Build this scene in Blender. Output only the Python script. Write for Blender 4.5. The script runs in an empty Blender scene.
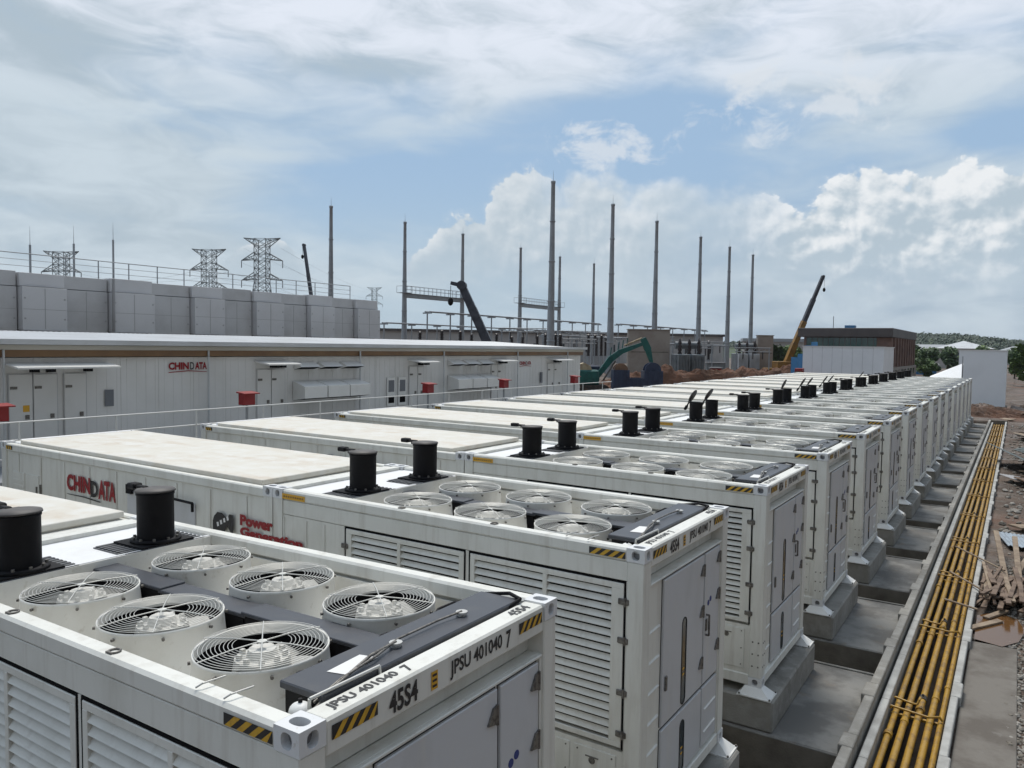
import bpy, bmesh, math, random
from mathutils import Vector, Matrix
R = math.radians
rnd = random.Random(7)
SC = bpy.context.scene
COL = SC.collection
PITCH = 4.062; W = 2.44; H = 2.79; L = 5.12; LR = 7.37; ZB = 0.56; NU = 16

# ------------------------------------------------------------------ mesh builder
class MB:
    def __init__(s, T=None):
        s.v = []; s.f = []; s.m = []; s.s = []; s.T = T
    def add(s, vs, fs, m=0, smooth=False):
        o = len(s.v)
        T = s.T
        for p in vs:
            p = Vector(p)
            s.v.append(tuple(T @ p) if T is not None else tuple(p))
        for f in fs:
            s.f.append([o + i for i in f]); s.m.append(m); s.s.append(smooth)
        return s
    def box(s, x0, x1, y0, y1, z0, z1, m=0, bev=0):
        if x0 > x1: x0, x1 = x1, x0
        if y0 > y1: y0, y1 = y1, y0
        if z0 > z1: z0, z1 = z1, z0
        if bev <= 0:
            vs = [(x0,y0,z0),(x1,y0,z0),(x1,y1,z0),(x0,y1,z0),(x0,y0,z1),(x1,y0,z1),(x1,y1,z1),(x0,y1,z1)]
            return s.add(vs, [(0,3,2,1),(4,5,6,7),(0,1,5,4),(1,2,6,5),(2,3,7,6),(3,0,4,7)], m)
        b = min(bev, (x1-x0)*.45, (y1-y0)*.45, (z1-z0)*.45)
        vs = []; idx = {}
        for i, X in enumerate((x0, x1)):
            for j, Y in enumerate((y0, y1)):
                for k, Z in enumerate((z0, z1)):
                    sx = b if i == 0 else -b; sy = b if j == 0 else -b; sz = b if k == 0 else -b
                    idx[i,j,k,0] = len(vs); vs.append((X, Y+sy, Z+sz))
                    idx[i,j,k,1] = len(vs); vs.append((X+sx, Y, Z+sz))
                    idx[i,j,k,2] = len(vs); vs.append((X+sx, Y+sy, Z))
        fs = []
        for i in (0,1):
            q = [idx[i,0,0,0], idx[i,1,0,0], idx[i,1,1,0], idx[i,0,1,0]]
            fs.append(q if i else q[::-1])
            q = [idx[0,i,0,1], idx[0,i,1,1], idx[1,i,1,1], idx[1,i,0,1]]
            fs.append(q if i else q[::-1])
            q = [idx[0,0,i,2], idx[1,0,i,2], idx[1,1,i,2], idx[0,1,i,2]]
            fs.append(q if i else q[::-1])
        for a in (0,1):
            for c in (0,1):
                e = (a + c) % 2
                def fl(q, fwd): fs.append(q if fwd else q[::-1])
                fl([idx[a,c,0,0], idx[a,c,0,1], idx[a,c,1,1], idx[a,c,1,0]], e)
                fl([idx[a,0,c,0], idx[a,1,c,0], idx[a,1,c,2], idx[a,0,c,2]], e)
                fl([idx[0,a,c,1], idx[0,a,c,2], idx[1,a,c,2], idx[1,a,c,1]], e)
                for k in (0,1):
                    fl([idx[a,c,k,0], idx[a,c,k,1], idx[a,c,k,2]], (a+c+k) % 2)
        return s.add(vs, fs, m)
    def frustum(s, b, t, z0, z1, m=0):   # b, t = (x0,x1,y0,y1)
        vs = [(b[0],b[2],z0),(b[1],b[2],z0),(b[1],b[3],z0),(b[0],b[3],z0),(t[0],t[2],z1),(t[1],t[2],z1),(t[1],t[3],z1),(t[0],t[3],z1)]
        return s.add(vs, [(0,3,2,1),(4,5,6,7),(0,1,5,4),(1,2,6,5),(2,3,7,6),(3,0,4,7)], m)
    def cyl(s, p0, p1, r0, r1=None, n=12, m=0, caps=True, smooth=True):
        p0 = Vector(p0); p1 = Vector(p1); r1 = r0 if r1 is None else r1
        d = (p1-p0).normalized()
        a = d.orthogonal().normalized() if abs(d.z) < .999 else Vector((1,0,0)); b = d.cross(a)
        vs = []
        for p, r in ((p0,r0),(p1,r1)):
            for i in range(n):
                t = 2*math.pi*i/n; vs.append(p + a*(r*math.cos(t)) + b*(r*math.sin(t)))
        s.add(vs, [(i,(i+1)%n,n+(i+1)%n,n+i) for i in range(n)], m, smooth)
        if caps: s.add(vs, [tuple(range(n))[::-1], tuple(range(n,2*n))], m)
        return s
    def tube(s, pts, r, n=6, m=0):
        for a, b in zip(pts, pts[1:]): s.cyl(a, b, r, r, n, m, True)
        return s
    def lathe(s, prof, c=(0,0,0), n=32, m=0, smooth=True):  # prof = [(r,z)]
        k = len(prof); vs = []
        for r, z in prof:
            for i in range(n):
                t = 2*math.pi*i/n; vs.append((c[0]+r*math.cos(t), c[1]+r*math.sin(t), c[2]+z))
        fs = []
        for j in range(k-1):
            for i in range(n):
                fs.append((j*n+i, j*n+(i+1)%n, (j+1)*n+(i+1)%n, (j+1)*n+i))
        return s.add(vs, fs, m, smooth)
    def disc(s, c, r, n=32, m=0, up=True):
        vs = [(c[0]+r*math.cos(2*math.pi*i/n), c[1]+r*math.sin(2*math.pi*i/n), c[2]) for i in range(n)]
        return s.add(vs, [tuple(range(n)) if up else tuple(range(n))[::-1]], m)
    def ring(s, c, r, w, n=40, k=4, m=0):   # horizontal torus
        vs = []
        for i in range(n):
            t = 2*math.pi*i/n
            for j in range(k):
                q = 2*math.pi*j/k
                rr = r + w*math.cos(q); vs.append((c[0]+rr*math.cos(t), c[1]+rr*math.sin(t), c[2]+w*math.sin(q)))
        return s.add(vs, [(i*k+j, ((i+1)%n)*k+j, ((i+1)%n)*k+(j+1)%k, i*k+(j+1)%k) for i in range(n) for j in range(k)], m, True)
    def sphere(s, c, r, n=12, k=8, m=0, sz=1.0):
        prof = [(max(1e-4, r*math.sin(math.pi*j/k)), -r*sz*math.cos(math.pi*j/k)) for j in range(k+1)]
        return s.lathe(prof, c, n, m)
    def poly(s, pts, m=0):
        return s.add(pts, [tuple(range(len(pts)))], m)
    def extrude_poly(s, pts, d, m=0):     # closed polygon extruded by vector d
        n = len(pts); d = Vector(d); P = [Vector(p) for p in pts]; Q = [p+d for p in P]
        s.add(P+Q, [tuple(range(n))[::-1], tuple(range(n,2*n))] + [(i,(i+1)%n,n+(i+1)%n,n+i) for i in range(n)], m)
        return s
    def mesh(s, name, mats):
        me = bpy.data.meshes.new(name)
        me.from_pydata(s.v, [], s.f)
        for mt in mats: me.materials.append(mt)
        me.polygons.foreach_set('material_index', s.m)
        me.polygons.foreach_set('use_smooth', s.s)
        me.update()
        return me
    def build(s, name, mats, parent=None, loc=None):
        if not isinstance(mats, (list, tuple)): mats = [mats]
        o = bpy.data.objects.new(name, s.mesh(name, mats)); COL.objects.link(o)
        if parent is not None: o.parent = parent
        if loc is not None: o.location = loc
        return o

def tag(o, label=None, cat=None, group=None, kind=None):
    if label: o['label'] = label
    if cat: o['category'] = cat
    if group: o['group'] = group
    if kind: o['kind'] = kind
    return o
def thing(name, label, cat, loc=(0,0,0), rz=0, group=None):
    o = bpy.data.objects.new(name, None); COL.objects.link(o)
    o.location = loc; o.rotation_euler = (0,0,rz); o.empty_display_size = .3
    return tag(o, label, cat, group)
CH = {}
def kids(o): return [c for c in bpy.data.objects if c.parent is o]
def copy_tree(o, parent=None, keep=None):
    c = o.copy(); COL.objects.link(c)
    if parent is not None: c.parent = parent
    for ch in CH[o.name]:
        if keep is None or keep(ch): copy_tree(ch, c, keep)
    return c
def index_children():
    CH.clear()
    for o in bpy.data.objects: CH.setdefault(o.name, [])
    for o in bpy.data.objects:
        if o.parent: CH[o.parent.name].append(o)

# ------------------------------------------------------------------ materials
def nodes_of(name):
    m = bpy.data.materials.new(name); m.use_nodes = True
    nt = m.node_tree; nt.nodes.clear()
    out = nt.nodes.new('ShaderNodeOutputMaterial'); b = nt.nodes.new('ShaderNodeBsdfPrincipled')
    nt.links.new(b.outputs[0], out.inputs[0])
    return m, nt, b
def mat(name, c, rough=.5, metal=0, c2=None, scale=1.0, lo=.45, hi=.7, stretch=(1,1,1), detail=6, bump=0, bscale=30, spec=None, c3=None, scale3=8, lo3=.55, hi3=.75, coord='pos', st3=(1,1,1)):
    m, nt, b = nodes_of(name)
    b.inputs['Roughness'].default_value = rough; b.inputs['Metallic'].default_value = metal
    if spec is not None: b.inputs['Specular IOR Level'].default_value = spec
    b.inputs['Base Color'].default_value = (*c, 1)
    N = nt.nodes.new; Lk = nt.links.new
    g = None
    if c2 or bump or c3:
        g = N('ShaderNodeNewGeometry').outputs['Position'] if coord == 'pos' else N('ShaderNodeTexCoord').outputs['Object']
    col = None
    def layer(prev, cc, sc, l, h, st):
        mp = N('ShaderNodeMapping'); mp.inputs['Scale'].default_value = st; Lk(g, mp.inputs[0])
        n = N('ShaderNodeTexNoise'); n.inputs['Scale'].default_value = sc; n.inputs['Detail'].default_value = detail; n.inputs['Roughness'].default_value = .62
        Lk(mp.outputs[0], n.inputs['Vector'])
        r = N('ShaderNodeMapRange'); r.inputs[1].default_value = l; r.inputs[2].default_value = h; Lk(n.outputs[0], r.inputs[0])
        x = N('ShaderNodeMix'); x.data_type = 'RGBA'; Lk(r.outputs[0], x.inputs[0])
        if prev is None: x.inputs[6].default_value = (*c, 1)
        else: Lk(prev, x.inputs[6])
        x.inputs[7].default_value = (*cc, 1)
        return x.outputs[2]
    if c2: col = layer(col, c2, scale, lo, hi, stretch)
    if c3: col = layer(col, c3, scale3, lo3, hi3, st3)
    if col is not None: Lk(col, b.inputs['Base Color'])
    if bump:
        n = N('ShaderNodeTexNoise'); n.inputs['Scale'].default_value = bscale; n.inputs['Detail'].default_value = 5; Lk(g, n.inputs['Vector'])
        bp = N('ShaderNodeBump'); bp.inputs['Strength'].default_value = bump; bp.inputs['Distance'].default_value = .02
        Lk(n.outputs[0], bp.inputs['Height']); Lk(bp.outputs[0], b.inputs['Normal'])
    return m
M = {}
M['white'] = mat('white_paint', (.72,.72,.675), .5, c2=(.58,.575,.52), scale=2.2, lo=.48, hi=.82, stretch=(1,1,.45), c3=(.585,.57,.52), scale3=9, lo3=.52, hi3=.74, st3=(1,1,.09))
M['white_clean'] = mat('white_paint_clean', (.76,.76,.74), .45, c2=(.68,.68,.65), scale=3, lo=.5, hi=.8)
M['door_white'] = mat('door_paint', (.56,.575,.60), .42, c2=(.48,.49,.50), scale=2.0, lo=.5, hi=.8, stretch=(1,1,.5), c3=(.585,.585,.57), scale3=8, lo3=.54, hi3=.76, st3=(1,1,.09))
M['cast'] = mat('casting_paint', (.69,.70,.71), .45, c2=(.5,.46,.42), scale=22, lo=.62, hi=.75)
M['deck'] = mat('cream_deck', (.80,.79,.745), .5, c2=(.68,.66,.60), scale=2.5, lo=.45, hi=.75, c3=(.5,.46,.38), scale3=11, lo3=.6, hi3=.8)
M['roofstain'] = mat('stained_roof', (.63,.605,.54), .7, c2=(.51,.41,.31), scale=.9, lo=.50, hi=.82, stretch=(.6,2.2,1), c3=(.67,.66,.62), scale3=3, lo3=.45, hi3=.65)
M['rooflight'] = mat('white_roof_plate', (.80,.81,.82), .5, c2=(.72,.72,.70), scale=2, lo=.5, hi=.75)
M['black'] = mat('black_paint', (.005,.005,.007), .7, c2=(.014,.013,.013), scale=5, lo=.5, hi=.8, spec=.25)
M['cap_grey'] = mat('dusty_black_lid', (.06,.055,.055), .6, c2=(.11,.10,.09), scale=6, lo=.4, hi=.7)
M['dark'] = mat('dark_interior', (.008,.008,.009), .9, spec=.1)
M['hole'] = mat('casting_hollow', (.22,.22,.23), .7)
M['rubber'] = mat('rubber_gasket', (.02,.02,.02), .7)
M['char'] = mat('charcoal_paint', (.045,.05,.062), .4, c2=(.075,.075,.078), scale=5, lo=.5, hi=.8)
M['grate'] = mat('grooved_mat', (.10,.105,.115), .55, c2=(.16,.16,.155), scale=6, lo=.45, hi=.8)
M['steel'] = mat('hinge_steel', (.20,.19,.175), .5, metal=.5, c2=(.08,.075,.07), scale=30, lo=.45, hi=.65)
M['wire'] = mat('galvanised_wire', (.52,.52,.50), .4, metal=.35)
M['guard'] = mat('guard_wire', (.60,.60,.57), .45, metal=.3)
M['rotor'] = mat('fan_blade_plastic', (.62,.61,.57), .5, c2=(.45,.44,.40), scale=9, lo=.45, hi=.7)
M['yellow'] = mat('hazard_yellow', (.62,.36,.03), .5, c2=(.42,.24,.04), scale=25, lo=.5, hi=.75)
M['labelyel'] = mat('label_yellow', (.66,.36,.03), .5)
M['ink'] = mat('black_lettering', (.02,.02,.022), .5)
M['ink_red'] = mat('red_lettering', (.27,.008,.014), .5)
M['paper'] = mat('paper_sticker', (.75,.75,.74), .7)
M['bluedecal'] = mat('blue_decal', (.02,.04,.2), .5)
M['concrete'] = mat('concrete', (.30,.29,.265), .85, c2=(.18,.17,.15), scale=1.1, lo=.4, hi=.68, detail=9, bump=.25, bscale=40, c3=(.36,.35,.325), scale3=5, lo3=.5, hi3=.75)
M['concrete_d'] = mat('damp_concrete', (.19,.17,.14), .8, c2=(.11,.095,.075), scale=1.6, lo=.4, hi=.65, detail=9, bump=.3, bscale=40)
M['concrete_l'] = mat('pale_concrete', (.43,.43,.41), .85, c2=(.27,.265,.25), scale=2.2, lo=.42, hi=.7, detail=9, bump=.25, bscale=35)
M['slab'] = mat('slab_concrete', (.225,.22,.205), .75, c2=(.135,.13,.12), scale=.9, lo=.45, hi=.56, detail=10, bump=.12, bscale=25, c3=(.21,.165,.12), scale3=2.1, lo3=.58, hi3=.75)
M['pipe'] = mat('yellow_pipe_paint', (.39,.225,.025), .4, c2=(.21,.11,.03), scale=7, lo=.48, hi=.72, detail=8, c3=(.12,.07,.035), scale3=6, lo3=.52, hi3=.75)
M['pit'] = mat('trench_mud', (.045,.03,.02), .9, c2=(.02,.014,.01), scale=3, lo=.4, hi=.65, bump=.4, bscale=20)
M['wood'] = mat('weathered_timber', (.20,.14,.10), .8, c2=(.10,.065,.045), scale=3.5, lo=.4, hi=.65, stretch=(1,1,1), detail=9, bump=.25, bscale=50)
M['wood2'] = mat('pale_timber', (.31,.24,.17), .8, c2=(.18,.13,.09), scale=3.5, lo=.4, hi=.65, detail=9, bump=.25, bscale=50)
M['stone'] = mat('rubble_stone', (.33,.31,.28), .9, c2=(.20,.185,.16), scale=6, lo=.4, hi=.65)
M['sheet'] = mat('scrap_sheet', (.10,.125,.12), .6, metal=.2, c2=(.05,.05,.045), scale=2, lo=.45, hi=.65)
M['tar'] = mat('roofing_grey', (.55,.57,.59), .45, c2=(.45,.46,.46), scale=.6, lo=.45, hi=.7)
M['clad'] = mat('wall_cladding', (.70,.70,.69), .5, c2=(.63,.63,.61), scale=.6, lo=.45, hi=.7)
M['boxwall'] = mat('box_building_wall', (.80,.82,.84), .5, c2=(.75,.77,.79), scale=.6, lo=.45, hi=.7)
M['clad_g'] = mat('grey_cladding', (.50,.505,.515), .55, c2=(.40,.40,.405), scale=.5, lo=.45, hi=.7)
M['clad_h'] = mat('pale_grey_cladding', (.56,.565,.58), .5, c2=(.50,.50,.51), scale=.5, lo=.45, hi=.7)
M['clad_j'] = mat('cladding_joint', (.34,.345,.35), .6)
M['clad_d'] = mat('plinth_cladding', (.30,.30,.31), .55, c2=(.24,.24,.24), scale=.6, lo=.45, hi=.7)
M['gutter'] = mat('gutter_cream', (.52,.50,.44), .5)
M['brown'] = mat('brown_band', (.21,.12,.055), .5, c2=(.16,.09,.045), scale=1, lo=.45, hi=.65)
M['red'] = mat('red_box_paint', (.26,.012,.014), .5)
M['glass'] = mat('dark_glass', (.05,.065,.075), .12, spec=.8)
M['greyvent'] = mat('vent_grey', (.16,.17,.19), .5)
M['galv'] = mat('galvanised_mast', (.33,.35,.37), .5, metal=.25, c2=(.27,.29,.31), scale=.8, lo=.45, hi=.65)
M['pylon'] = mat('pylon_steel', (.22,.24,.25), .55, metal=.3)
M['insul'] = mat('insulator_brown', (.035,.025,.025), .4)
M['firewall'] = mat('firewall_concrete', (.34,.30,.26), .85, c2=(.27,.23,.20), scale=.5, lo=.4, hi=.65)
M['trafo'] = mat('transformer_grey', (.20,.22,.23), .5, c2=(.12,.13,.14), scale=1, lo=.45, hi=.65)
M['substation_wall'] = mat('substation_wall', (.46,.45,.44), .7, c2=(.38,.37,.37), scale=.2, lo=.45, hi=.65)
M['earth'] = mat('red_earth', (.155,.075,.045), .95, c2=(.09,.048,.03), scale=.5, lo=.4, hi=.65, bump=.6, bscale=2, c3=(.21,.135,.09), scale3=1.3, lo3=.55, hi3=.7)
M['teal'] = mat('excavator_teal', (.008,.11,.095), .45, c2=(.006,.06,.055), scale=2, lo=.45, hi=.7)
M['track'] = mat('crawler_track', (.05,.045,.04), .8, c2=(.13,.09,.06), scale=3, lo=.5, hi=.7)
M['navy'] = mat('navy_paint', (.025,.04,.085), .5, c2=(.015,.022,.05), scale=2, lo=.45, hi=.7)
M['craneblack'] = mat('crane_boom_dark', (.06,.066,.085), .5, c2=(.03,.033,.045), scale=1.2, lo=.4, hi=.6)
M['craneyellow'] = mat('crane_yellow', (.30,.16,.03), .5, c2=(.16,.09,.03), scale=.8, lo=.4, hi=.65)
M['drumwood'] = mat('drum_wood', (.22,.13,.08), .8, c2=(.13,.08,.05), scale=2, lo=.4, hi=.65)
M['cream'] = mat('drum_cream', (.45,.38,.25), .8, c2=(.3,.22,.14), scale=2, lo=.4, hi=.65)
M['hoard'] = mat('blue_hoarding', (.05,.19,.38), .55)
M['hoard_pale'] = mat('pale_blue_plastic', (.30,.36,.42), .6, c2=(.2,.23,.26), scale=3, lo=.4, hi=.65)
M['offwall'] = mat('office_brick', (.23,.145,.115), .8, c2=(.17,.11,.09), scale=.8, lo=.4, hi=.65)
M['offroof'] = mat('office_fascia', (.10,.085,.08), .6, c2=(.07,.06,.06), scale=.3, lo=.4, hi=.65)
M['offglass'] = mat('office_glazing', (.02,.075,.07), .1, spec=.9, c2=(.05,.10,.085), scale=.35, lo=.45, hi=.6)
M['offstone'] = mat('office_stone', (.33,.30,.27), .8)
M['farwall'] = mat('far_house_wall', (.42,.40,.38), .8)
M['farroof'] = mat('far_house_roof', (.34,.36,.38), .6)
M['net'] = mat('green_netting', (.10,.27,.24), .8, c2=(.06,.17,.15), scale=1, lo=.4, hi=.6)
M['bark'] = mat('tree_bark', (.10,.08,.06), .9)
def leaf_mat(name, a, b):
    m, nt, bs = nodes_of(name)
    bs.inputs['Roughness'].default_value = .65
    N = nt.nodes.new; Lk = nt.links.new
    g = N('ShaderNodeNewGeometry')
    r = N('ShaderNodeMix'); r.data_type = 'RGBA'
    Lk(g.outputs['Random Per Island'], r.inputs[0])
    r.inputs[6].default_value = (*a,1); r.inputs[7].default_value = (*b,1)
    Lk(r.outputs[2], bs.inputs['Base Color'])
    bs.inputs['Transmission Weight'].default_value = 0
    return m
M['leaf'] = leaf_mat('leaf_green', (.05,.10,.022), (.12,.20,.05))
M['leafd'] = leaf_mat('leaf_dark', (.035,.075,.024), (.075,.135,.04))
M['forest'] = leaf_mat('forest_green', (.028,.055,.036), (.05,.085,.05))
M['hill'] = mat('hill_ground', (.06,.09,.035), .9, c2=(.03,.05,.022), scale=.02, lo=.4, hi=.6)

# ground: soil, gravel, wet patches
def ground_mat():
    m, nt, b = nodes_of('site_soil')
    N = nt.nodes.new; Lk = nt.links.new
    g = N('ShaderNodeNewGeometry').outputs['Position']
    def noise(sc, d=8):
        n = N('ShaderNodeTexNoise'); n.inputs['Scale'].default_value = sc; n.inputs['Detail'].default_value = d; Lk(g, n.inputs['Vector']); return n.outputs[0]
    def rng(x, l, h):
        r = N('ShaderNodeMapRange'); r.inputs[1].default_value = l; r.inputs[2].default_value = h; Lk(x, r.inputs[0]); return r.outputs[0]
    def mix(f, a, bb):
        x = N('ShaderNodeMix'); x.data_type = 'RGBA'; Lk(f, x.inputs[0])
        for s, q in ((6,a),(7,bb)):
            if isinstance(q, tuple): x.inputs[s].default_value = (*q,1)
            else: Lk(q, x.inputs[s])
        return x.outputs[2]
    c = mix(rng(noise(.35), .42, .6), (.125,.09,.068), (.072,.048,.035))
    c = mix(rng(noise(1.7), .5, .68), c, (.155,.135,.115))
    c = mix(rng(noise(9, 4), .52, .7), c, (.06,.048,.038))
    c = mix(rng(noise(.11), .56, .66), c, (.14,.072,.045))
    Lk(c, b.inputs['Base Color'])
    ro = rng(noise(.5), .45, .62)
    rr = N('ShaderNodeMapRange'); rr.inputs[3].default_value = .95; rr.inputs[4].default_value = .55; Lk(ro, rr.inputs[0]); Lk(rr.outputs[0], b.inputs['Roughness'])
    bp = N('ShaderNodeBump'); bp.inputs['Strength'].default_value = .8; bp.inputs['Distance'].default_value = .06
    Lk(noise(14, 6), bp.inputs['Height']); Lk(bp.outputs[0], b.inputs['Normal'])
    return m
M['soil'] = ground_mat()
def water_mat():
    m, nt, b = nodes_of('puddle_water')
    b.inputs['Base Color'].default_value = (.13,.065,.025,1); b.inputs['Roughness'].default_value = .12
    return m
M['water'] = water_mat()

# ------------------------------------------------------------------ lettering
def text_polys(txt, size=1.0, xs=1.0, bold=0.0, align='LEFT'):
    cu = bpy.data.curves.new('lettering', 'FONT'); cu.body = txt; cu.size = size; cu.offset = bold; cu.align_x = align
    cu.fill_mode = 'FRONT'; cu.resolution_u = 3
    o = bpy.data.objects.new('lettering', cu); COL.objects.link(o)
    bpy.context.view_layer.update()
    dg = bpy.context.evaluated_depsgraph_get()
    me = o.evaluated_get(dg).to_mesh()
    vs = [(v.co.x*xs, v.co.y, 0) for v in me.vertices]; fs = [tuple(p.vertices) for p in me.polygons]
    o.evaluated_get(dg).to_mesh_clear()
    bpy.data.objects.remove(o); bpy.data.curves.remove(cu)
    return vs, fs
def put_text(mb, txt, size, org, ux, uy, xs=1.0, bold=0.0, m=0, fit=None):
    vs, fs = text_polys(txt, size, xs, bold)
    if fit:
        x0 = min(v[0] for v in vs); x1 = max(v[0] for v in vs); y0 = min(v[1] for v in vs); y1 = max(v[1] for v in vs)
        vs = [((v[0]-x0)*fit[0]/(x1-x0), (v[1]-y0)*fit[1]/(y1-y0), 0) for v in vs]
    org = Vector(org); ux = Vector(ux); uy = Vector(uy)
    mb.add([org + ux*v[0] + uy*v[1] for v in vs], fs, m)
def hazard(mb, org, ux, uy, w, h, n=4, slant=.5):
    org = Vector(org); ux = Vector(ux); uy = Vector(uy); nr = ux.cross(uy)*.0015
    mb.poly([org, org+ux*w, org+ux*w+uy*h, org+uy*h], 0)
    st = w/n
    for i in range(n):
        a = i*st + st*.1; b = a + st*.5; sh = st*slant
        q = [a, min(b,w), min(b+sh,w), min(a+sh,w)]
        mb.poly([org+nr+ux*q[0], org+nr+ux*q[1], org+nr+ux*q[2]+uy*h, org+nr+ux*q[3]+uy*h], 1)

TY = Matrix.Translation((0, -W/2, 0))
def CB(): return MB(TY)

def casting(mb, x0, x1, y0, y1, z0, z1, holes):
    """corner casting with real oval holes on the listed faces ('top','near','front')."""
    hl = {'top': ((x0,y0,z1),(x1-x0,0,0),(0,y1-y0,0)), 'near': ((x0,y0,z0),(x1-x0,0,0),(0,0,z1-z0)), 'front': ((x1,y0,z0),(0,y1-y0,0),(0,0,z1-z0)),
          'far': ((x1,y1,z0),(x0-x1,0,0),(0,0,z1-z0)), 'back': ((x0,y1,z0),(0,y0-y1,0),(0,0,z1-z0)), 'bottom': ((x0,y1,z0),(x1-x0,0,0),(0,y0-y1,0))}
    for nm, (o, u, v) in hl.items():
        o = Vector(o); u = Vector(u); v = Vector(v)
        if nm not in holes:
            mb.poly([o, o+u, o+u+v, o+v], 0); continue
        nrm = u.cross(v).normalized()
        n = 16; ru, rv = ((.32,.24) if nm == 'top' else (.22,.34)); c = o+u*.5+v*.5
        rim = []; out = []
        for i in range(n):
            t = 2*math.pi*(i+.5)/n
            a, b = math.cos(t), math.sin(t)
            k = 1/max(abs(a), abs(b))
            e = 2.6; q = (abs(a)**e+abs(b)**e)**(-1/e)
            rim.append(c+u*(ru*a*q)+v*(rv*b*q)); out.append(c+u*(.5*a*k)+v*(.5*b*k))
        inn = [p-nrm*.05 for p in rim]
        fs = []
        for i in range(n):
            j = (i+1) % n
            fs.append((n+i, n+j, j, i)); fs.append((i, j, 2*n+j, 2*n+i))
        mb.add(rim+out+inn, fs, 0)
        # corner fill triangles
        for sx in (0,1):
            for sy in (0,1):
                cor = o+u*sx+v*sy
                near2 = sorted(range(n), key=lambda i: (out[i]-cor).length)[:2]
                tri = [out[near2[0]], out[near2[1]], cor]
                if (tri[1]-tri[0]).cross(tri[2]-tri[0]).dot(nrm) < 0: tri = [tri[1], tri[0], tri[2]]
                mb.poly(tri, 0)
        mb.poly(inn, 1)

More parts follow.
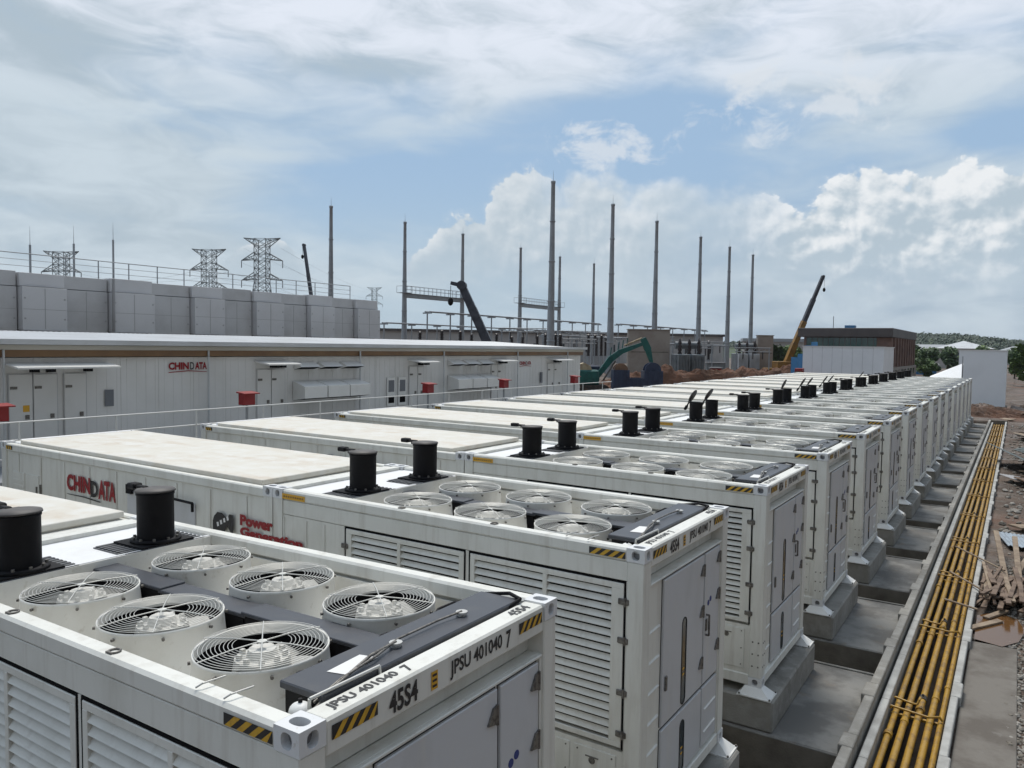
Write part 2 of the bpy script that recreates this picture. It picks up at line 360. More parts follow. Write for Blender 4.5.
# ------------------------------------------------------------------ generator container
FAR_SKIP = {'hinge', 'door_handle', 'rivet_strip', 'sticker', 'filler_cap', 'hose', 'grab_handle', 'lashing_ring', 'latch', 'fan_rotor', 'round_decal'}
def make_generator():
    root = thing('generator_container', 'x', 'generator', (0, W/2, ZB), 0, 'white generator containers along the trench')
    wm = M['white']
    # --- shell
    b = CB()
    for y0 in (0, W-.17):
        b.box(-.17, 0, y0, y0+.17, .12, H-.125, bev=.008); b.box(-L, -L+.17, y0, y0+.17, .12, H-.125)
    b.box(-L+.17, -.17, 0, .135, H-.13, H, bev=.02); b.box(-L+.17, -.17, W-.135, W, H-.13, H, bev=.02)
    b.box(-L+.17, -.17, .012, .10, H-.315, H-.133, bev=.006); b.box(-L+.17, -.17, W-.10, W-.012, H-.315, H-.133)
    b.box(-.17, -.004, .17, W-.17, H-.20, H-.002, bev=.014)            # front top beam
    b.box(-L+.004, -L+.13, .17, W-.17, H-.13, H)                       # rear top beam
    b.box(-L+.17, -.17, .0, .12, 0, .15, bev=.012); b.box(-L+.17, -.17, W-.12, W, 0, .15)
    b.box(-.12, -.002, .17, W-.17, 0, .13, bev=.01)
    # side skins
    zt = H-.32
    b.box(-L+.17, -3.86, .016, .10, .15, zt)
    b.box(-3.86, -.17, .10, .13, .15, zt)
    b.box(-2.055, -2.005, .016, .10, .84, zt)
    b.box(-.185, -.17, .016, .10, .15, zt)
    b.box(-3.86, -.185, .02, .10, .15, .83)
    b.box(-L+.17, -.17, W-.06, W-.03, .15, zt)
    for x in (-4.93, -4.52, -4.2): b.box(x-.012, x+.012, .006, .0155, .2, zt-.03, bev=.003)
    b.box(-L+.05, -L+.08, .17, W-.17, .12, H-.13)
    # end wall and recess
    b.box(-.09, -.045, .17, W-.17, .13, H-.36)
    b.box(-.17, -.14, .17, W-.17, H-.36, H-.2)
    b.box(-.14, -.012, .17, W-.17, H-.385, H-.362, bev=.006)
    for y0, y1 in ((.17, .20), (W-.20, W-.17)): b.box(-.045, -.02, y0, y1, .13, H-.39)
    for z in [.42 + .3*i for i in range(6)]:
        b.add([(-.045,.19,z),(-.045,.50,z+.012),(-.028,.50,z+.024),(-.028,.19,z+.012),(-.045,.19,z+.022),(-.045,.50,z+.034)],
              [(0,3,2,1),(3,4,5,2),(0,4,3),(1,2,5)])
    for z in (.32, .58):
        b.add([(-.017,1.80,z),(-.017,2.17,z+.012),(-.002,2.17,z+.024),(-.002,1.80,z+.012),(-.017,1.80,z+.022),(-.017,2.17,z+.034)],
              [(0,3,2,1),(3,4,5,2),(0,4,3),(1,2,5)])
    for z in (.28,.45,.62):
        for x in (-.13,-.05): b.cyl((x,.0,z),(x,-.004,z),.012,n=8,m=1)
        b.cyl((0,.05,z),(.004,.05,z),.012,n=8,m=1); b.cyl((0,.12,z),(.004,.12,z),.012,n=8,m=1)
    b.build('container_shell', [wm, M['steel']], root)
    # --- decks
    d = CB()
    d.box(-3.93, -.17, .135, W-.135, H-.44, H-.41)
    d.box(-3.93, -.17, .138, .15, H-.41, H-.14); d.box(-3.93, -.17, W-.15, W-.138, H-.41, H-.14)
    d.box(-3.945, -3.93, .138, W-.138, H-.41, H-.03)
    for x in (-2.76, -1.66): d.box(x-.03, x+.03, .16, W-.16, H-.41, H-.375, bev=.01)
    for y in (.30, 2.14): d.box(-3.9, -.5, y-.012, y+.012, H-.41, H-.39)
    d.build('fan_deck', M['deck'], root)
    d = CB(); d.box(-L+.13, -3.945, .135, W-.135, H-.09, H-.045, bev=.004)
    d.box(-3.97, -3.945, .14, W-.14, H-.045, H-.022)
    d.build('roof_plate', M['rooflight'], root)
    # --- gratings and exhausts
    for y in (.62, 1.85):
        g = CB(); xx = -4.15
        g.box(xx-.32, xx+.21, y-.44, y+.40, H-.045, H-.035)
        for i in range(8):
            x = xx-.30 + i*.068
            g.box(x, x+.035, y-.43, y+.39, H-.035, H-.022, bev=.004)
        g.build('floor_grating', M['grate'], root)
        e = CB(); c = (xx, y, 0)
        e.box(xx-.27, xx+.21, y-.27, y+.27, H-.020, H-.004)
        e.lathe([(.165,H-.004),(.23,H-.004),(.23,H+.022),(.165,H+.022)], c, 28)
        e.lathe([(.168,H+.02),(.168,H+.44),(.175,H+.445),(.175,H+.47),(.16,H+.47),(.16,H+.2)], c, 28)
        e.disc((xx,y,H+.3), .16, 28)
        for i in range(10):
            t = 2*math.pi*i/10; e.cyl((xx+.203*math.cos(t), y+.203*math.sin(t), H+.02), (xx+.203*math.cos(t), y+.203*math.sin(t), H+.045), .014, n=6, m=1)
        st = e.build('exhaust_stack', [M['black'], M['steel']], root)
        k = MB()
        k.lathe([(.001,.0),(.185,.0),(.18,.018),(.001,.022)], (.17,0,0), 28)
        k.cyl((0,-.09,.0), (0,.09,.0), .018, n=8)
        k.box(-.19, .02, -.03, .03, .0, .03, bev=.01, m=1); k.box(-.25, -.12, -.05, .05, -.012, .045, bev=.012, m=1)
        kc = k.build('rain_cap', [M['cap_grey'], M['black']], st, (xx-.17, y-W/2, H+.474))
    # --- fans
    for fx in (-1.13, -2.21, -3.29):
        for fy in (.69, 1.76):
            s = CB(); c = (fx, fy, 0)
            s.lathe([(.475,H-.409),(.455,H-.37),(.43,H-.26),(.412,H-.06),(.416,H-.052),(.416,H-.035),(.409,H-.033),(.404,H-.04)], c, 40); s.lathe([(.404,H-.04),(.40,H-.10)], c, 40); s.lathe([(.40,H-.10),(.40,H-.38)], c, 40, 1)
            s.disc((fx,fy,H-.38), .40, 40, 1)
            for i in range(8):
                t = 2*math.pi*(i+.3)/8; s.cyl((fx+.42*math.cos(t), fy+.42*math.sin(t), H-.075), (fx+.437*math.cos(t), fy+.437*math.sin(t), H-.075), .011, n=6, m=2)
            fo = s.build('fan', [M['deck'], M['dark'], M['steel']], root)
            g = CB()
            for i in range(10): g.ring((fx,fy,H-.022 + .012*(1-((.405-i*.025)/.41)**2)), .405-i*.025, .0025, 40, 4)
            for i in range(6):
                t = math.pi*i/3 + .35
                g.tube([(fx+.42*math.cos(t), fy+.42*math.sin(t), H-.022), (fx+.2*math.cos(t), fy+.2*math.sin(t), H-.006), (fx, fy, H-.004)], .0042, 5)
            g.cyl((fx,fy,H-.012), (fx,fy,H-.002), .03, n=12)
            g.build('fan_guard', M['guard'], fo)
            q = CB()
            q.cyl((fx,fy,H-.26), (fx,fy,H-.10), .20, .17, 20); q.cyl((fx,fy,H-.10), (fx,fy,H-.05), .10, .085, 14)
            for i in range(9):
                t = 2*math.pi*i/9; q.box(fx+.14*math.cos(t)-.014, fx+.14*math.cos(t)+.014, fy+.14*math.sin(t)-.014, fy+.14*math.sin(t)+.014, H-.11, H-.07)
            ph = rnd.random()*2
            for i in range(5):
                t = 2*math.pi*i/5 + ph
                pts = []
                for rr, w, tw in ((.17,.07,.6), (.25,.08,.5), (.34,.075,.4)):
                    u = Vector((math.cos(t), math.sin(t), 0)); n = Vector((-math.sin(t), math.cos(t), 0))
                    cc = Vector((fx,fy,H-.17)) + u*rr
                    pts += [cc - n*w*math.cos(tw) - Vector((0,0,w*math.sin(tw))), cc + n*w*math.cos(tw) + Vector((0,0,w*math.sin(tw)))]
                q.add(pts, [(0,2,3,1),(2,4,5,3)], 0, True)
            q.build('fan_rotor', M['rotor'], fo)
    # --- cable duct down the middle of the fan deck
    c = CB()
    for x0, x1, z in ((-3.9,-2.95,-.085), (-2.93,-1.9,-.10), (-1.88,-.62,-.085)):
        c.box(x0, x1, 1.13, 1.33, H-.41, H+z-.03, 1); c.box(x0-.03, x1+.03, 1.12, 1.345, H+z-.03, H+z, 0, bev=.005)
    c.build('cable_duct', [M['char'], M['black']], root)
    # --- radiator header tank
    t = CB()
    t.box(-.50, -.20, .34, 2.22, H-.34, H-.03, 1); t.box(-.54, -.19, .33, 2.24, H-.03, H+.015, 0, bev=.008)
    tank = t.build('radiator_tank', [M['char'], M['black']], root)
    for y in (1.05, 1.72):
        k = CB(); k.cyl((-.33,y,H+.015), (-.33,y,H+.03), .03, n=12); k.cyl((-.33,y,H+.03), (-.33,y,H+.045), .042, n=10)
        k.build('filler_cap', M['wire'], tank)
    k = CB(); k.tube([(-.33,1.72,H+.045), (-.36,1.5,H+.04), (-.36,1.1,H+.04), (-.27,.8,H+.045), (-.24,.5,H+.03),(-.23,.3,H-.02)], .008, 7); k.build('hose', M['steel'], tank); k = CB()
    k.tube([(-.33,1.05,H+.045), (-.30,.8,H+.05), (-.22,.45,H+.02), (-.21,.28,H-.05)], .010, 7)
    k.build('hose', M['steel'], tank)
    for pts in ([(-.54,1.5,H-.02),(-.62,1.42,H-.05),(-.66,1.28,H-.06),(-.60,1.1,H-.07)], [(-.54,2.0,H-.02),(-.62,2.02,H-.03),(-.68,1.9,H-.06),(-.62,1.75,H-.09)], [(-.54,.6,H-.02),(-.60,.52,H-.03),(-.58,.42,H-.06)],
                [(-.2,2.1,H-.01),(-.16,2.2,H+.03),(-.3,2.27,H+.03),(-.5,2.24,H)]):
        CB().tube(pts, .014, 7).build('hose', M['black'], tank)
    k = CB(); k.poly([(-.40,.55,H+.018),(-.28,.58,H+.018),(-.30,.86,H+.018),(-.42,.83,H+.018)]); k.build('sticker', M['paper'], tank)
    k = CB(); k.sphere((-.30,.27,H-.07), .062, 14, 8, sz=.75); k.cyl((-.30,.27,H-.03),(-.30,.27,H-.005),.012,n=8,m=1); k.cyl((-.30,.27,H-.14),(-.30,.27,H-.10),.02,n=8)
    k.build('overflow_bottle', [M['white_clean'], M['black']], root)
    k = CB()
    k.tube([(-.20,.24,H-.02),(-.195,.24,H+.03),(-.185,.75,H+.03),(-.18,.75,H-.02)], .010, 7); k.build('grab_handle', M['wire'], root); k = CB()
    k.tube([(-.60,.02,H+.012),(-.58,.05,H+.03),(-.56,.18,H+.03)], .0055, 6); k.build('grab_handle', M['wire'], root); k = CB(); k.tube([(-.22-.62,.02,H+.012),(-.82,.05,H+.03),(-.80,.18,H+.03)], .0055, 6)
    k.build('grab_handle', M['wire'], root)
    for x in (-1.72, -3.0):
        k = CB(); k.ring((x,.07,H+.007), .035, .007, 14, 5); k.box(x-.03,x+.03,.03,.045,H-.01,H+.012); k.build('lashing_ring', M['steel'], root)
    # --- louvre doors
    def louvre(x0, x1, z0, z1, banks, hinges_at):
        d = CB(); ya, yb = .006, .075
        fr = .055
        xs = [x0+.012] + [v for bk in banks for v in bk] + [x1-.012]
        d.box(x0+.012, x1-.012, ya, yb, z1-.012-fr, z1-.012, bev=.004); d.box(x0+.012, x1-.012, ya, yb, z0+.012, z0+.012+fr, bev=.004)
        for i in range(0, len(xs), 2): d.box(xs[i], xs[i+1], ya, yb, z0+.012+fr, z1-.012-fr, bev=.003)
        d.box(x0, x1, .082, .097, z0, z1, 1)
        d.box(x0-.008, x1+.008, .012, .054, z1-.008, z1+.012, 1); d.box(x1-.008, x1+.008, .010, .054, z0-.01, z1-.0085, 1); d.box(x0-.008, x0+.008, .010, .054, z0-.01, z1-.0085, 1)
        z = z1-.012-fr-.02
        while z > z0+fr+.06:
            for a, e in banks:
                d.add([(a,.006,z-.048),(e,.006,z-.048),(e,.042,z),(a,.042,z),(a,.011,z-.053),(e,.011,z-.053),(e,.046,z-.006),(a,.046,z-.006)],
                      [(0,1,2,3),(4,7,6,5),(0,4,5,1),(2,6,7,3),(0,3,7,4),(1,5,6,2)])
            z -= .08
        o = d.build('louvre_door', [M['white'], M['dark']], root)
        for hx, zz in hinges_at:
            k = CB(); k.box(hx-.055, hx+.055, -.012, .006, zz-.03, zz+.03, bev=.008); k.cyl((hx+.02,-.012,zz-.04),(hx+.02,-.012,zz+.04),.012,n=8)
            k.build('latch', M['steel'], o)
        return o
    zt = H-.33; zb = .86
    louvre(-3.84, -2.06, zb, zt, [(-3.74,-3.02),(-2.97,-2.14)], [(-3.84, zt-.22), (-3.84, zt-.9)])
    louvre(-2.0, -.19, zb, zt, [(-1.93,-1.09),(-1.04,-.33)], [(-.20, zt-.18), (-.20, zt-.55), (-.20, zt-1.05), (-.20, zt-1.45)])
    p = CB()
    for x0, x1 in ((-3.8,-2.1), (-1.95,-.75), (-.70,-.25)):
        p = CB(); p.box(x0, x1, .008, .02, .22, .78, bev=.004)
        for x in (x0+.04, x1-.04):
            for z in (.27, .5, .74): p.cyl((x,.008,z),(x,.003,z),.009,n=6,m=1)
        if x0 > -.72: break
        p.build('lower_panel', [M['white'], M['steel']], root)
    p.cyl((-.50,.008,.66),(-.50,.003,.66),.035,n=12,m=1); p.box(-.57,-.43,.0,.008,.69,.70,1)
    p.build('lower_panel', [M['white'], M['steel']], root)
    # --- end doors
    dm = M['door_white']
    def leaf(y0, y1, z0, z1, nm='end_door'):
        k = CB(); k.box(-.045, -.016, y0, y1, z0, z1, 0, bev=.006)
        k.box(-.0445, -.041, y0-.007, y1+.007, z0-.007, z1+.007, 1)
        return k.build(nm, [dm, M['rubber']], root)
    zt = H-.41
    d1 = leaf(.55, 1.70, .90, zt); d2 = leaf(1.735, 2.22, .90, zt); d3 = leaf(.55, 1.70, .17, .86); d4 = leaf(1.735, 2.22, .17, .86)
    for dd, y, zs in ((d1, 1.66, (zt-.16, zt-.62, zt-1.2)), (d2, 2.19, (zt-.12, zt-.55, zt-1.15))):
        for z in zs:
            k = CB(); k.extrude_poly([(-.016,y-.085,z-.05),(-.016,y+.02,z-.07),(-.016,y+.02,z+.055),(-.016,y-.02,z+.05)], (.016,0,0)); k.cyl((-.004,y+.02,z-.075),(-.004,y+.02,z+.06),.012,n=8)
            k.build('hinge', M['steel'], dd)
    k = CB(); k.tube([(-.016,1.80,1.45),(.02,1.80,1.45),(.02,1.80,1.68),(-.016,1.80,1.68)], .012, 6); k.box(-.016,-.006,1.775,1.825,1.50,1.63); k.build('door_handle', M['steel'], d2)
    k = CB(); k.box(-.016,.004,.60,.64,1.25,1.40, bev=.005); k.build('door_handle', M['steel'], d1)
    k = CB()
    for y, z in ((1.86,1.80),(1.93,1.83)):
        k.cyl((-.016,y,z),(-.0135,y,z),.032,n=16)
    k.build('round_decal', M['bluedecal'], d2)
    for dd, z0, z1 in ((d1, H-1.86, H-.95), (d3, .20, H-2.05)):
        k = CB(); r = .055; y = 1.12
        def caps(rr, x):
            pts = []
            for i in range(9): t = math.pi*i/8; pts.append((x, y+rr*math.cos(t), z1-r+rr*math.sin(t)))
            for i in range(9): t = math.pi+math.pi*i/8; pts.append((x, y+rr*math.cos(t), z0+r+rr*math.sin(t)))
            return pts
        A = caps(r+.012, -.010); B = caps(r, -.010); A0 = caps(r+.012, -.0165); B0 = caps(r, -.0155); n = len(A)
        k.add(A+B, [(i,(i+1)%n,n+(i+1)%n,n+i) for i in range(n)]); k.add(A+A0, [(i,n+i,n+(i+1)%n,(i+1)%n) for i in range(n)])
        k.add(B+B0, [(i,(i+1)%n,n+(i+1)%n,n+i) for i in range(n)])
        k.poly(B0, 1)
        zm = z0+(z1-z0)*.33
        for s in (0, .06): k.box(-.0152, -.0135, y-.02, y+.025, zm+s, zm+s+.02, 2)
        k.build('slot_window', [M['rubber'], M['glass'], M['labelyel']], dd)
    # --- corner castings
    for nm, (x0, x1) in (('f', (-.178,.006)), ('r', (-L-.006,-L+.172))):
        for (y0, y1, sd) in ((-.006,.166,'near'), (W-.166,W+.006,'far')):
            k = CB(); casting(k, x0, x1, y0, y1, H-.122, H+.006, ('top', sd, 'front' if nm == 'f' else 'back'))
            k.build('corner_casting', [M['cast'], M['hole']], root)
            if nm == 'f':
                k = CB(); casting(k, x0, x1, y0, y1, -.002, .12, (sd, 'front')); k.build('corner_casting', [M['cast'], M['hole']], root)
    # --- mounting feet
    for x0 in (-.24, -4.9):
        for y in (.06, W-.06):
            k = CB()
            k.box(x0-.06, x0+.40, y-.17, y+.17, -.12, -.104)
            k.frustum((x0-.04, x0+.38, y-.15, y+.15), (x0+.02, x0+.25, y-.075, y+.075), -.104, -.003)
            for dx, dy in ((-.03,-.155),(.385,-.155),(.385,.155),(-.03,.155)): k.cyl((x0+dx, y+dy, -.104), (x0+dx, y+dy, -.085), .013, n=6, m=1)
            k.build('mounting_foot', [M['white_clean'], M['steel']], root)
    # --- markings
    k = CB()
    hazard(k, (-.57,-.0035,H-.105), (1,0,0), (0,0,1), .38, .065, 4, .85)
    k.build('hazard_stripe', [M['ink'], M['yellow']], root)
    k = CB(); hazard(k, (.0,.21,H-.12), (0,1,0), (0,0,1), .33, .075, 4, .8); k.build('hazard_stripe', [M['ink'], M['yellow']], root)
    k = CB(); hazard(k, (.0,W-.50,H-.12), (0,1,0), (0,0,1), .30, .075, 4, .8)
    k.build('hazard_stripe', [M['ink'], M['yellow']], root)
    k = CB()
    put_text(k, '45S4', .2, (0,.63,H-.165), (0,1,0), (0,0,1), fit=(.24,.125), bold=.006); k.build('lettering', M['ink'], root); k = CB()
    put_text(k, 'JPSU 401040', .2, (0,1.17,H-.165), (0,1,0), (0,0,1), fit=(.56,.12), bold=.004); put_text(k, '7', .2, (0,1.78,H-.165), (0,1,0), (0,0,1), fit=(.055,.12), bold=.004); k.build('lettering', M['ink'], root); k = CB()
    put_text(k, 'JPSU 401040', .2, (-.045,.27,H+.002), (0,1,0), (-1,0,0), fit=(.52,.085), bold=.004); put_text(k, '7', .2, (-.045,.85,H+.002), (0,1,0), (-1,0,0), fit=(.05,.085), bold=.004); k.build('lettering', M['ink'], root); k = CB()
    put_text(k, '45S4', .2, (-.045,1.95,H+.002), (0,1,0), (-1,0,0), fit=(.22,.085), bold=.004)
    k.build('lettering', M['ink'], root)
    k = CB(); k.poly([(0,.99,H-.16),(0,1.05,H-.16),(0,1.05,H-.05),(0,.99,H-.05)])
    for i in range(3): k.poly([(.0012,1.0,H-.145+i*.032),(.0012,1.04,H-.145+i*.032),(.0012,1.04,H-.13+i*.032),(.0012,1.0,H-.13+i*.032)], 1)
    k.build('warning_label', [M['labelyel'], M['ink']], root)
    k = CB(); k.poly([(-4.95,-.0035,H-.115),(-4.53,-.0035,H-.115),(-4.53,-.0035,H-.045),(-4.95,-.0035,H-.045)])
    for i in range(9): k.poly([(-4.92+i*.042,-.005,H-.09),(-4.895+i*.042,-.005,H-.09),(-4.895+i*.042,-.005,H-.07),(-4.92+i*.042,-.005,H-.07)], 1)
    k.build('warning_label', [M['labelyel'], M['brown']], root)
    # Power Generation mark
    k = CB(); yy = -.008
    put_text(k, 'Power', .2, (-5.78,yy,H-.575), (1,0,0), (0,0,1), fit=(.66,.15), bold=.012); k.build('lettering', M['ink_red'], root); k = CB(); put_text(k, 'Generation', .2, (-5.78,yy,H-.715), (1,0,0), (0,0,1), fit=(1.22,.125), bold=.012)
    k.build('lettering', M['ink_red'], root)
    k = CB()
    o = Vector((-6.36,yy,H-.72)); w, h = .44, .26
    pts = [(0,.0),(.26,.0),(.30,.10),(.40,.0),(.44,.0),(.44,.26),(.36,.26),(.30,.20),(.20,.26),(.10,.26),(.03,.20),(.0,.13)]
    k.poly([(o.x+a, yy, o.z+c) for a, c in pts], 0)
    for i in range(4): k.poly([(o.x+.10+i*.07, yy-.002, o.z+.06+i*.035),(o.x+.14+i*.07, yy-.002, o.z+.075+i*.035),(o.x+.125+i*.07, yy-.002, o.z+.13+i*.035),(o.x+.085+i*.07, yy-.002, o.z+.115+i*.035)], 1)
    k.build('maker_emblem', [M['ink'], M['paper']], root)
    return root

def make_rear():
    root = thing('equipment_container', 'x', 'container', (-L-.02, W/2, ZB), 0, 'flat roofed equipment containers behind the generators')
    X = LR
    b = CB()
    for x0 in (-.17, -X):
        for y0 in (0, W-.17): b.box(x0, x0+.17, y0, y0+.17, .12, H-.125)
    b.box(-X+.17, -.17, 0, .11, H-.15, H-.02, bev=.015); b.box(-X+.17, -.17, W-.11, W, H-.15, H-.02, bev=.015)
    b.box(-.14, -.004, .17, W-.17, H-.15, H-.012, bev=.015); b.box(-X+.004, -X+.14, .17, W-.17, H-.15, H-.012, bev=.015)
    b.box(-X+.17, -.17, .0, .12, 0, .15); b.box(-X+.17, -.17, W-.12, W, 0, .15)
    b.box(-X+.17, -.17, .03, .06, .15, H-.15); b.box(-X+.17, -.17, W-.06, W-.03, .15, H-.15)
    b.box(-X+.03, -X+.06, .17, W-.17, .12, H-.15); b.box(-.06, -.03, .17, W-.17, .12, H-.15)
    for i in range(9):
        x = -.55-i*.78
        b.box(x-.02, x+.02, .016, .03, .18, H-.18, bev=.005)
    b.box(-X+.14, -.14, .11, W-.11, H-.09, H-.05)
    b.build('container_shell', M['white'], root)
    k = CB(); k.box(-X+.42, -.36, .13, W-.13, H-.03, H+.04, bev=.008); k.box(-X+.45, -.39, .17, W-.17, H-.05, H-.03, 0)
    k.build('roof_cover', M['roofstain'], root)
    k = CB(); k.box(-X+.16, -X+.40, .14, W-.14, H-.05, H-.01, bev=.01); k.cyl((-X+.30,.2,H+.012),(-X+.30,W-.2,H+.012),.03,n=8); k.build('roof_edge_tube', M['rooflight'], root)
    for x0, x1 in ((-.178,.006), (-X-.006,-X+.172)):
        for (y0, y1, sd) in ((-.006,.166,'near'), (W-.166,W+.006,'far')):
            k = CB(); casting(k, x0, x1, y0, y1, H-.122, H+.006, ('top', sd)); k.build('corner_casting', [M['cast'], M['hole']], root)
    k = CB(); hazard(k, (-X+.19,-.003,H-.12), (1,0,0), (0,0,1), .22, .07, 3, -.5); k.build('hazard_stripe', [M['ink'], M['yellow']], root)
    # side door with black stay bars
    k = CB(); k.box(-3.35, -1.65, .012, .03, .25, H-.42, bev=.005); k.box(-2.50, -2.49, .010, .0125, .28, H-.45)
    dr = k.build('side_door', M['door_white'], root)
    k = CB(); k.tube([(-3.25,.005,H-.36),(-3.25,-.05,H-.36),(-1.62,-.05,H-.40),(-1.62,-.05,H-.52)], .02, 6); k.box(-3.32,-3.18,-.03,.012,H-.46,H-.32); k.build('stay_bar', M['black'], dr)
    k = CB()
    for x0 in (-7.0, -6.5):
        k.box(x0, x0+.42, .014, .03, 1.2, H-.5, bev=.004)
    for z in [1.3+.09*i for i in range(10)]: k.box(-6.96, -6.62, .006, .015, z, z+.05)
    k.box(-6.15, -6.11, .0, .03, 1.7, 2.1, 1); k.box(-6.02, -5.99, .0, .03, 1.7, 2.15, 1)
    k.build('vent_panel', [M['white'], M['steel']], root)
    k = CB(); z = H-.62; yy = .008
    put_text(k, 'CHIN', .3, (-5.12,yy,z), (1,0,0), (0,0,1), fit=(.72,.27), bold=.014); k.build('lettering', M['ink_red'], root); k = CB(); put_text(k, 'ATA', .3, (-4.16,yy,z-.04), (1,0,0), (0,0,1), fit=(.50,.31), bold=.014)
    k.build('lettering', M['ink_red'], root)
    k = CB(); put_text(k, 'D', .3, (-4.38,yy,z-.03), (1,0,0), (0,0,1), fit=(.21,.26), bold=.012)
    k.build('lettering', M['ink'], root); k = CB()
    k.poly([(-5.12,yy,z-.06),(-4.6,yy,z-.05),(-4.1,yy,z-.075),(-4.1,yy,z-.095),(-4.6,yy,z-.07),(-5.12,yy,z-.07)][::-1])
    k.build('logo_stroke', M['ink'], root)
    for x0 in (-.3, -3.6, -X+.1):
        for y in (.06, W-.06):
            k = CB(); k.box(x0, x0+.2, y-.05, y+.05, -.12, .0); k.build('mounting_foot', M['white_clean'], root)
    return root

ORD = ['nearest', 'second', 'third', 'fourth', 'fifth', 'sixth', 'seventh', 'eighth', 'ninth', 'tenth', 'eleventh', 'twelfth', 'thirteenth', 'fourteenth', 'fifteenth', 'farthest']
def nth(i): return ORD[i]
# cap state (near stack, far stack) in degrees; 0 = shut
CAPS = {4:(62,58), 6:(0,66), 7:(60,58), 8:(58,55), 10:(0,55)}
gen0 = make_generator(); rear0 = make_rear()
index_children()
SKIP_MID = {'grab_handle','lashing_ring','sticker','round_decal','hose'}
def keep_for(i):
    if i < 4: return None
    if i < 7: return lambda o: o.name.split('.')[0] not in SKIP_MID
    return lambda o: o.name.split('.')[0] not in (FAR_SKIP - {'latch','hinge'} if i < 11 else FAR_SKIP | {'lower_panel','hazard_stripe','lettering','warning_label','maker_emblem','overflow_bottle'})
gens = [gen0]
for i in range(1, NU):
    g = copy_tree(gen0, None, keep_for(i)); g.location = (0, i*PITCH+W/2, ZB); gens.append(g)
for i, g in enumerate(gens):
    st = {1:', louvred doors facing the nearest fan deck', 4:', both black stack lids raised', 6:', one stack lid raised', 7:', two stack lids raised side by side', 8:', both stack lids tilted up', 10:', one lid tilted up'}.get(i, ' in the row beside the pipe trench')
    g['label'] = f'{nth(i)} white generator container from the camera{st}'
gens[0]['label'] = 'nearest white generator container with six big roof fans and JPSU 401040 7 lettering'
gens[15]['label'] = 'farthest white generator container, last of the row before the tall white box'
index_children()
for i, g in enumerate(gens):
    a = CAPS.get(i, (0,0))
    sts = [c for c in CH[g.name] if c.name.startswith('exhaust_stack')]
    sts.sort(key=lambda o: o.name)
    for st, ang in zip(sts, a):
        for cp in CH[st.name]:
            cp.rotation_euler = (0, -R(ang), 0)
rears = [rear0]
for i in range(1, NU):
    keep = None if i < 5 else (lambda o: o.name.split('.')[0] in ('container_shell','roof_cover','roof_edge_tube','corner_casting'))
    r = copy_tree(rear0, None, keep); r.location = (-L-.02, i*PITCH+W/2, ZB); rears.append(r)
for i, r in enumerate(rears):
    r['label'] = f'{nth(i)} flat roofed white equipment container from the camera, behind the {nth(i)} generator'
rears[1]['label'] = 'flat roofed white equipment container with red and black CHINDATA lettering, second from the camera'

TILT = -.016
rj_ = random.Random(91)
for i in range(1, NU):
    a_ = R(rj_.uniform(-.12,.12)); dx_ = rj_.uniform(-.018,.018); dz_ = rj_.uniform(-.006,.006)
    if i == 1: continue
    gens[i].rotation_euler.z = a_; gens[i].location.x += dx_; gens[i].location.z += dz_
    rears[i].rotation_euler.z = R(rj_.uniform(-.12,.12)); rears[i].location.x += dx_; rears[i].location.z += dz_ + rj_.uniform(-.008,.008)
gens[0].rotation_euler = (0, TILT, 0); rears[0].rotation_euler = (0, TILT, 0); rears[0].location.z += TILT*L; gens[0].location.x += .045; rears[0].location.x += .045
# ------------------------------------------------------------------ plinths, slabs, trench
pl0 = None
for i in range(NU):
    if pl0 is None:
        pl0 = thing('concrete_plinth', '', 'plinth', (0,W/2,0), 0, 'concrete plinths under the containers')
        for x0, x1 in ((-.62,.20), (-2.9,-2.3), (-5.6,-4.6), (-8.9,-8.3), (-12.75,-12.1)):
            MB().box(x0, x1, -W/2-.08, W/2+.08, 0.002, ZB-.12, bev=.025).build('pier', M['concrete'], pl0)
        o = pl0; index_children()
    else: o = copy_tree(pl0); o.location = (0, i*PITCH+W/2, 0)
    o['label'] = f'rough concrete plinth under the {nth(i)} generator container' + (' from the camera' if i not in (0,15) else ' of the row')
for i in range(-1, NU):
    y = i*PITCH
    s = MB(); s.box(-13.1, 1.10, y-.12, y+2.86, -.34, 0, bev=.02); s.box(-13.0, 1.07, y+2.80, y+2.858, 0.0, .022, bev=.006)
    s.box(-13.1, 1.10, y-.121, y-.10, -.62, -.03, 1)
    tag(s.build('concrete_slab', [M['slab'], M['concrete_d']]), kind='structure')
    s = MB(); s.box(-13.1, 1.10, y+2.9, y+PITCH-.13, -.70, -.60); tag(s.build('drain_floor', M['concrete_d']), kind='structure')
def jagged_wall(mb, x0, x1, z0, z1, y0, y1, wide, side, seg, rr):
    y = y0
    while y < y1:
        e = min(y1, y+seg*(.85+.3*rr.random())); a = (e-y)*.22
        w = wide
        mb.box(x0 - (w if side < 0 else 0), x1 + (w if side > 0 else 0), y, y+a, z0, z1, bev=.012)
        mb.box(x0, x1, y+a, e-.004, z0, z1-.003, bev=.012)
        y = e
rr = random.Random(3)
w = MB(); jagged_wall(w, 1.115, 1.245, -.75, .23, -4, 65.4, .05, -1, 2.03, rr)
tag(w.build('trench_wall', M['concrete']), 'grey concrete kerb wall between the slabs and the pipe trench', 'wall')
w = MB()
y = -4
while y < 65.2:
    w.box(1.285, 1.395, y, y+2.0, -.75, .05, bev=.01); y += 2.006
tag(w.build('trench_lining', M['concrete_l']), 'pale low concrete lining right beside the leftmost yellow pipe', 'kerb')
w = MB(); jagged_wall(w, 2.15, 2.25, -.75, .14, -4, 65.4, .035, 1, 2.9, rr)
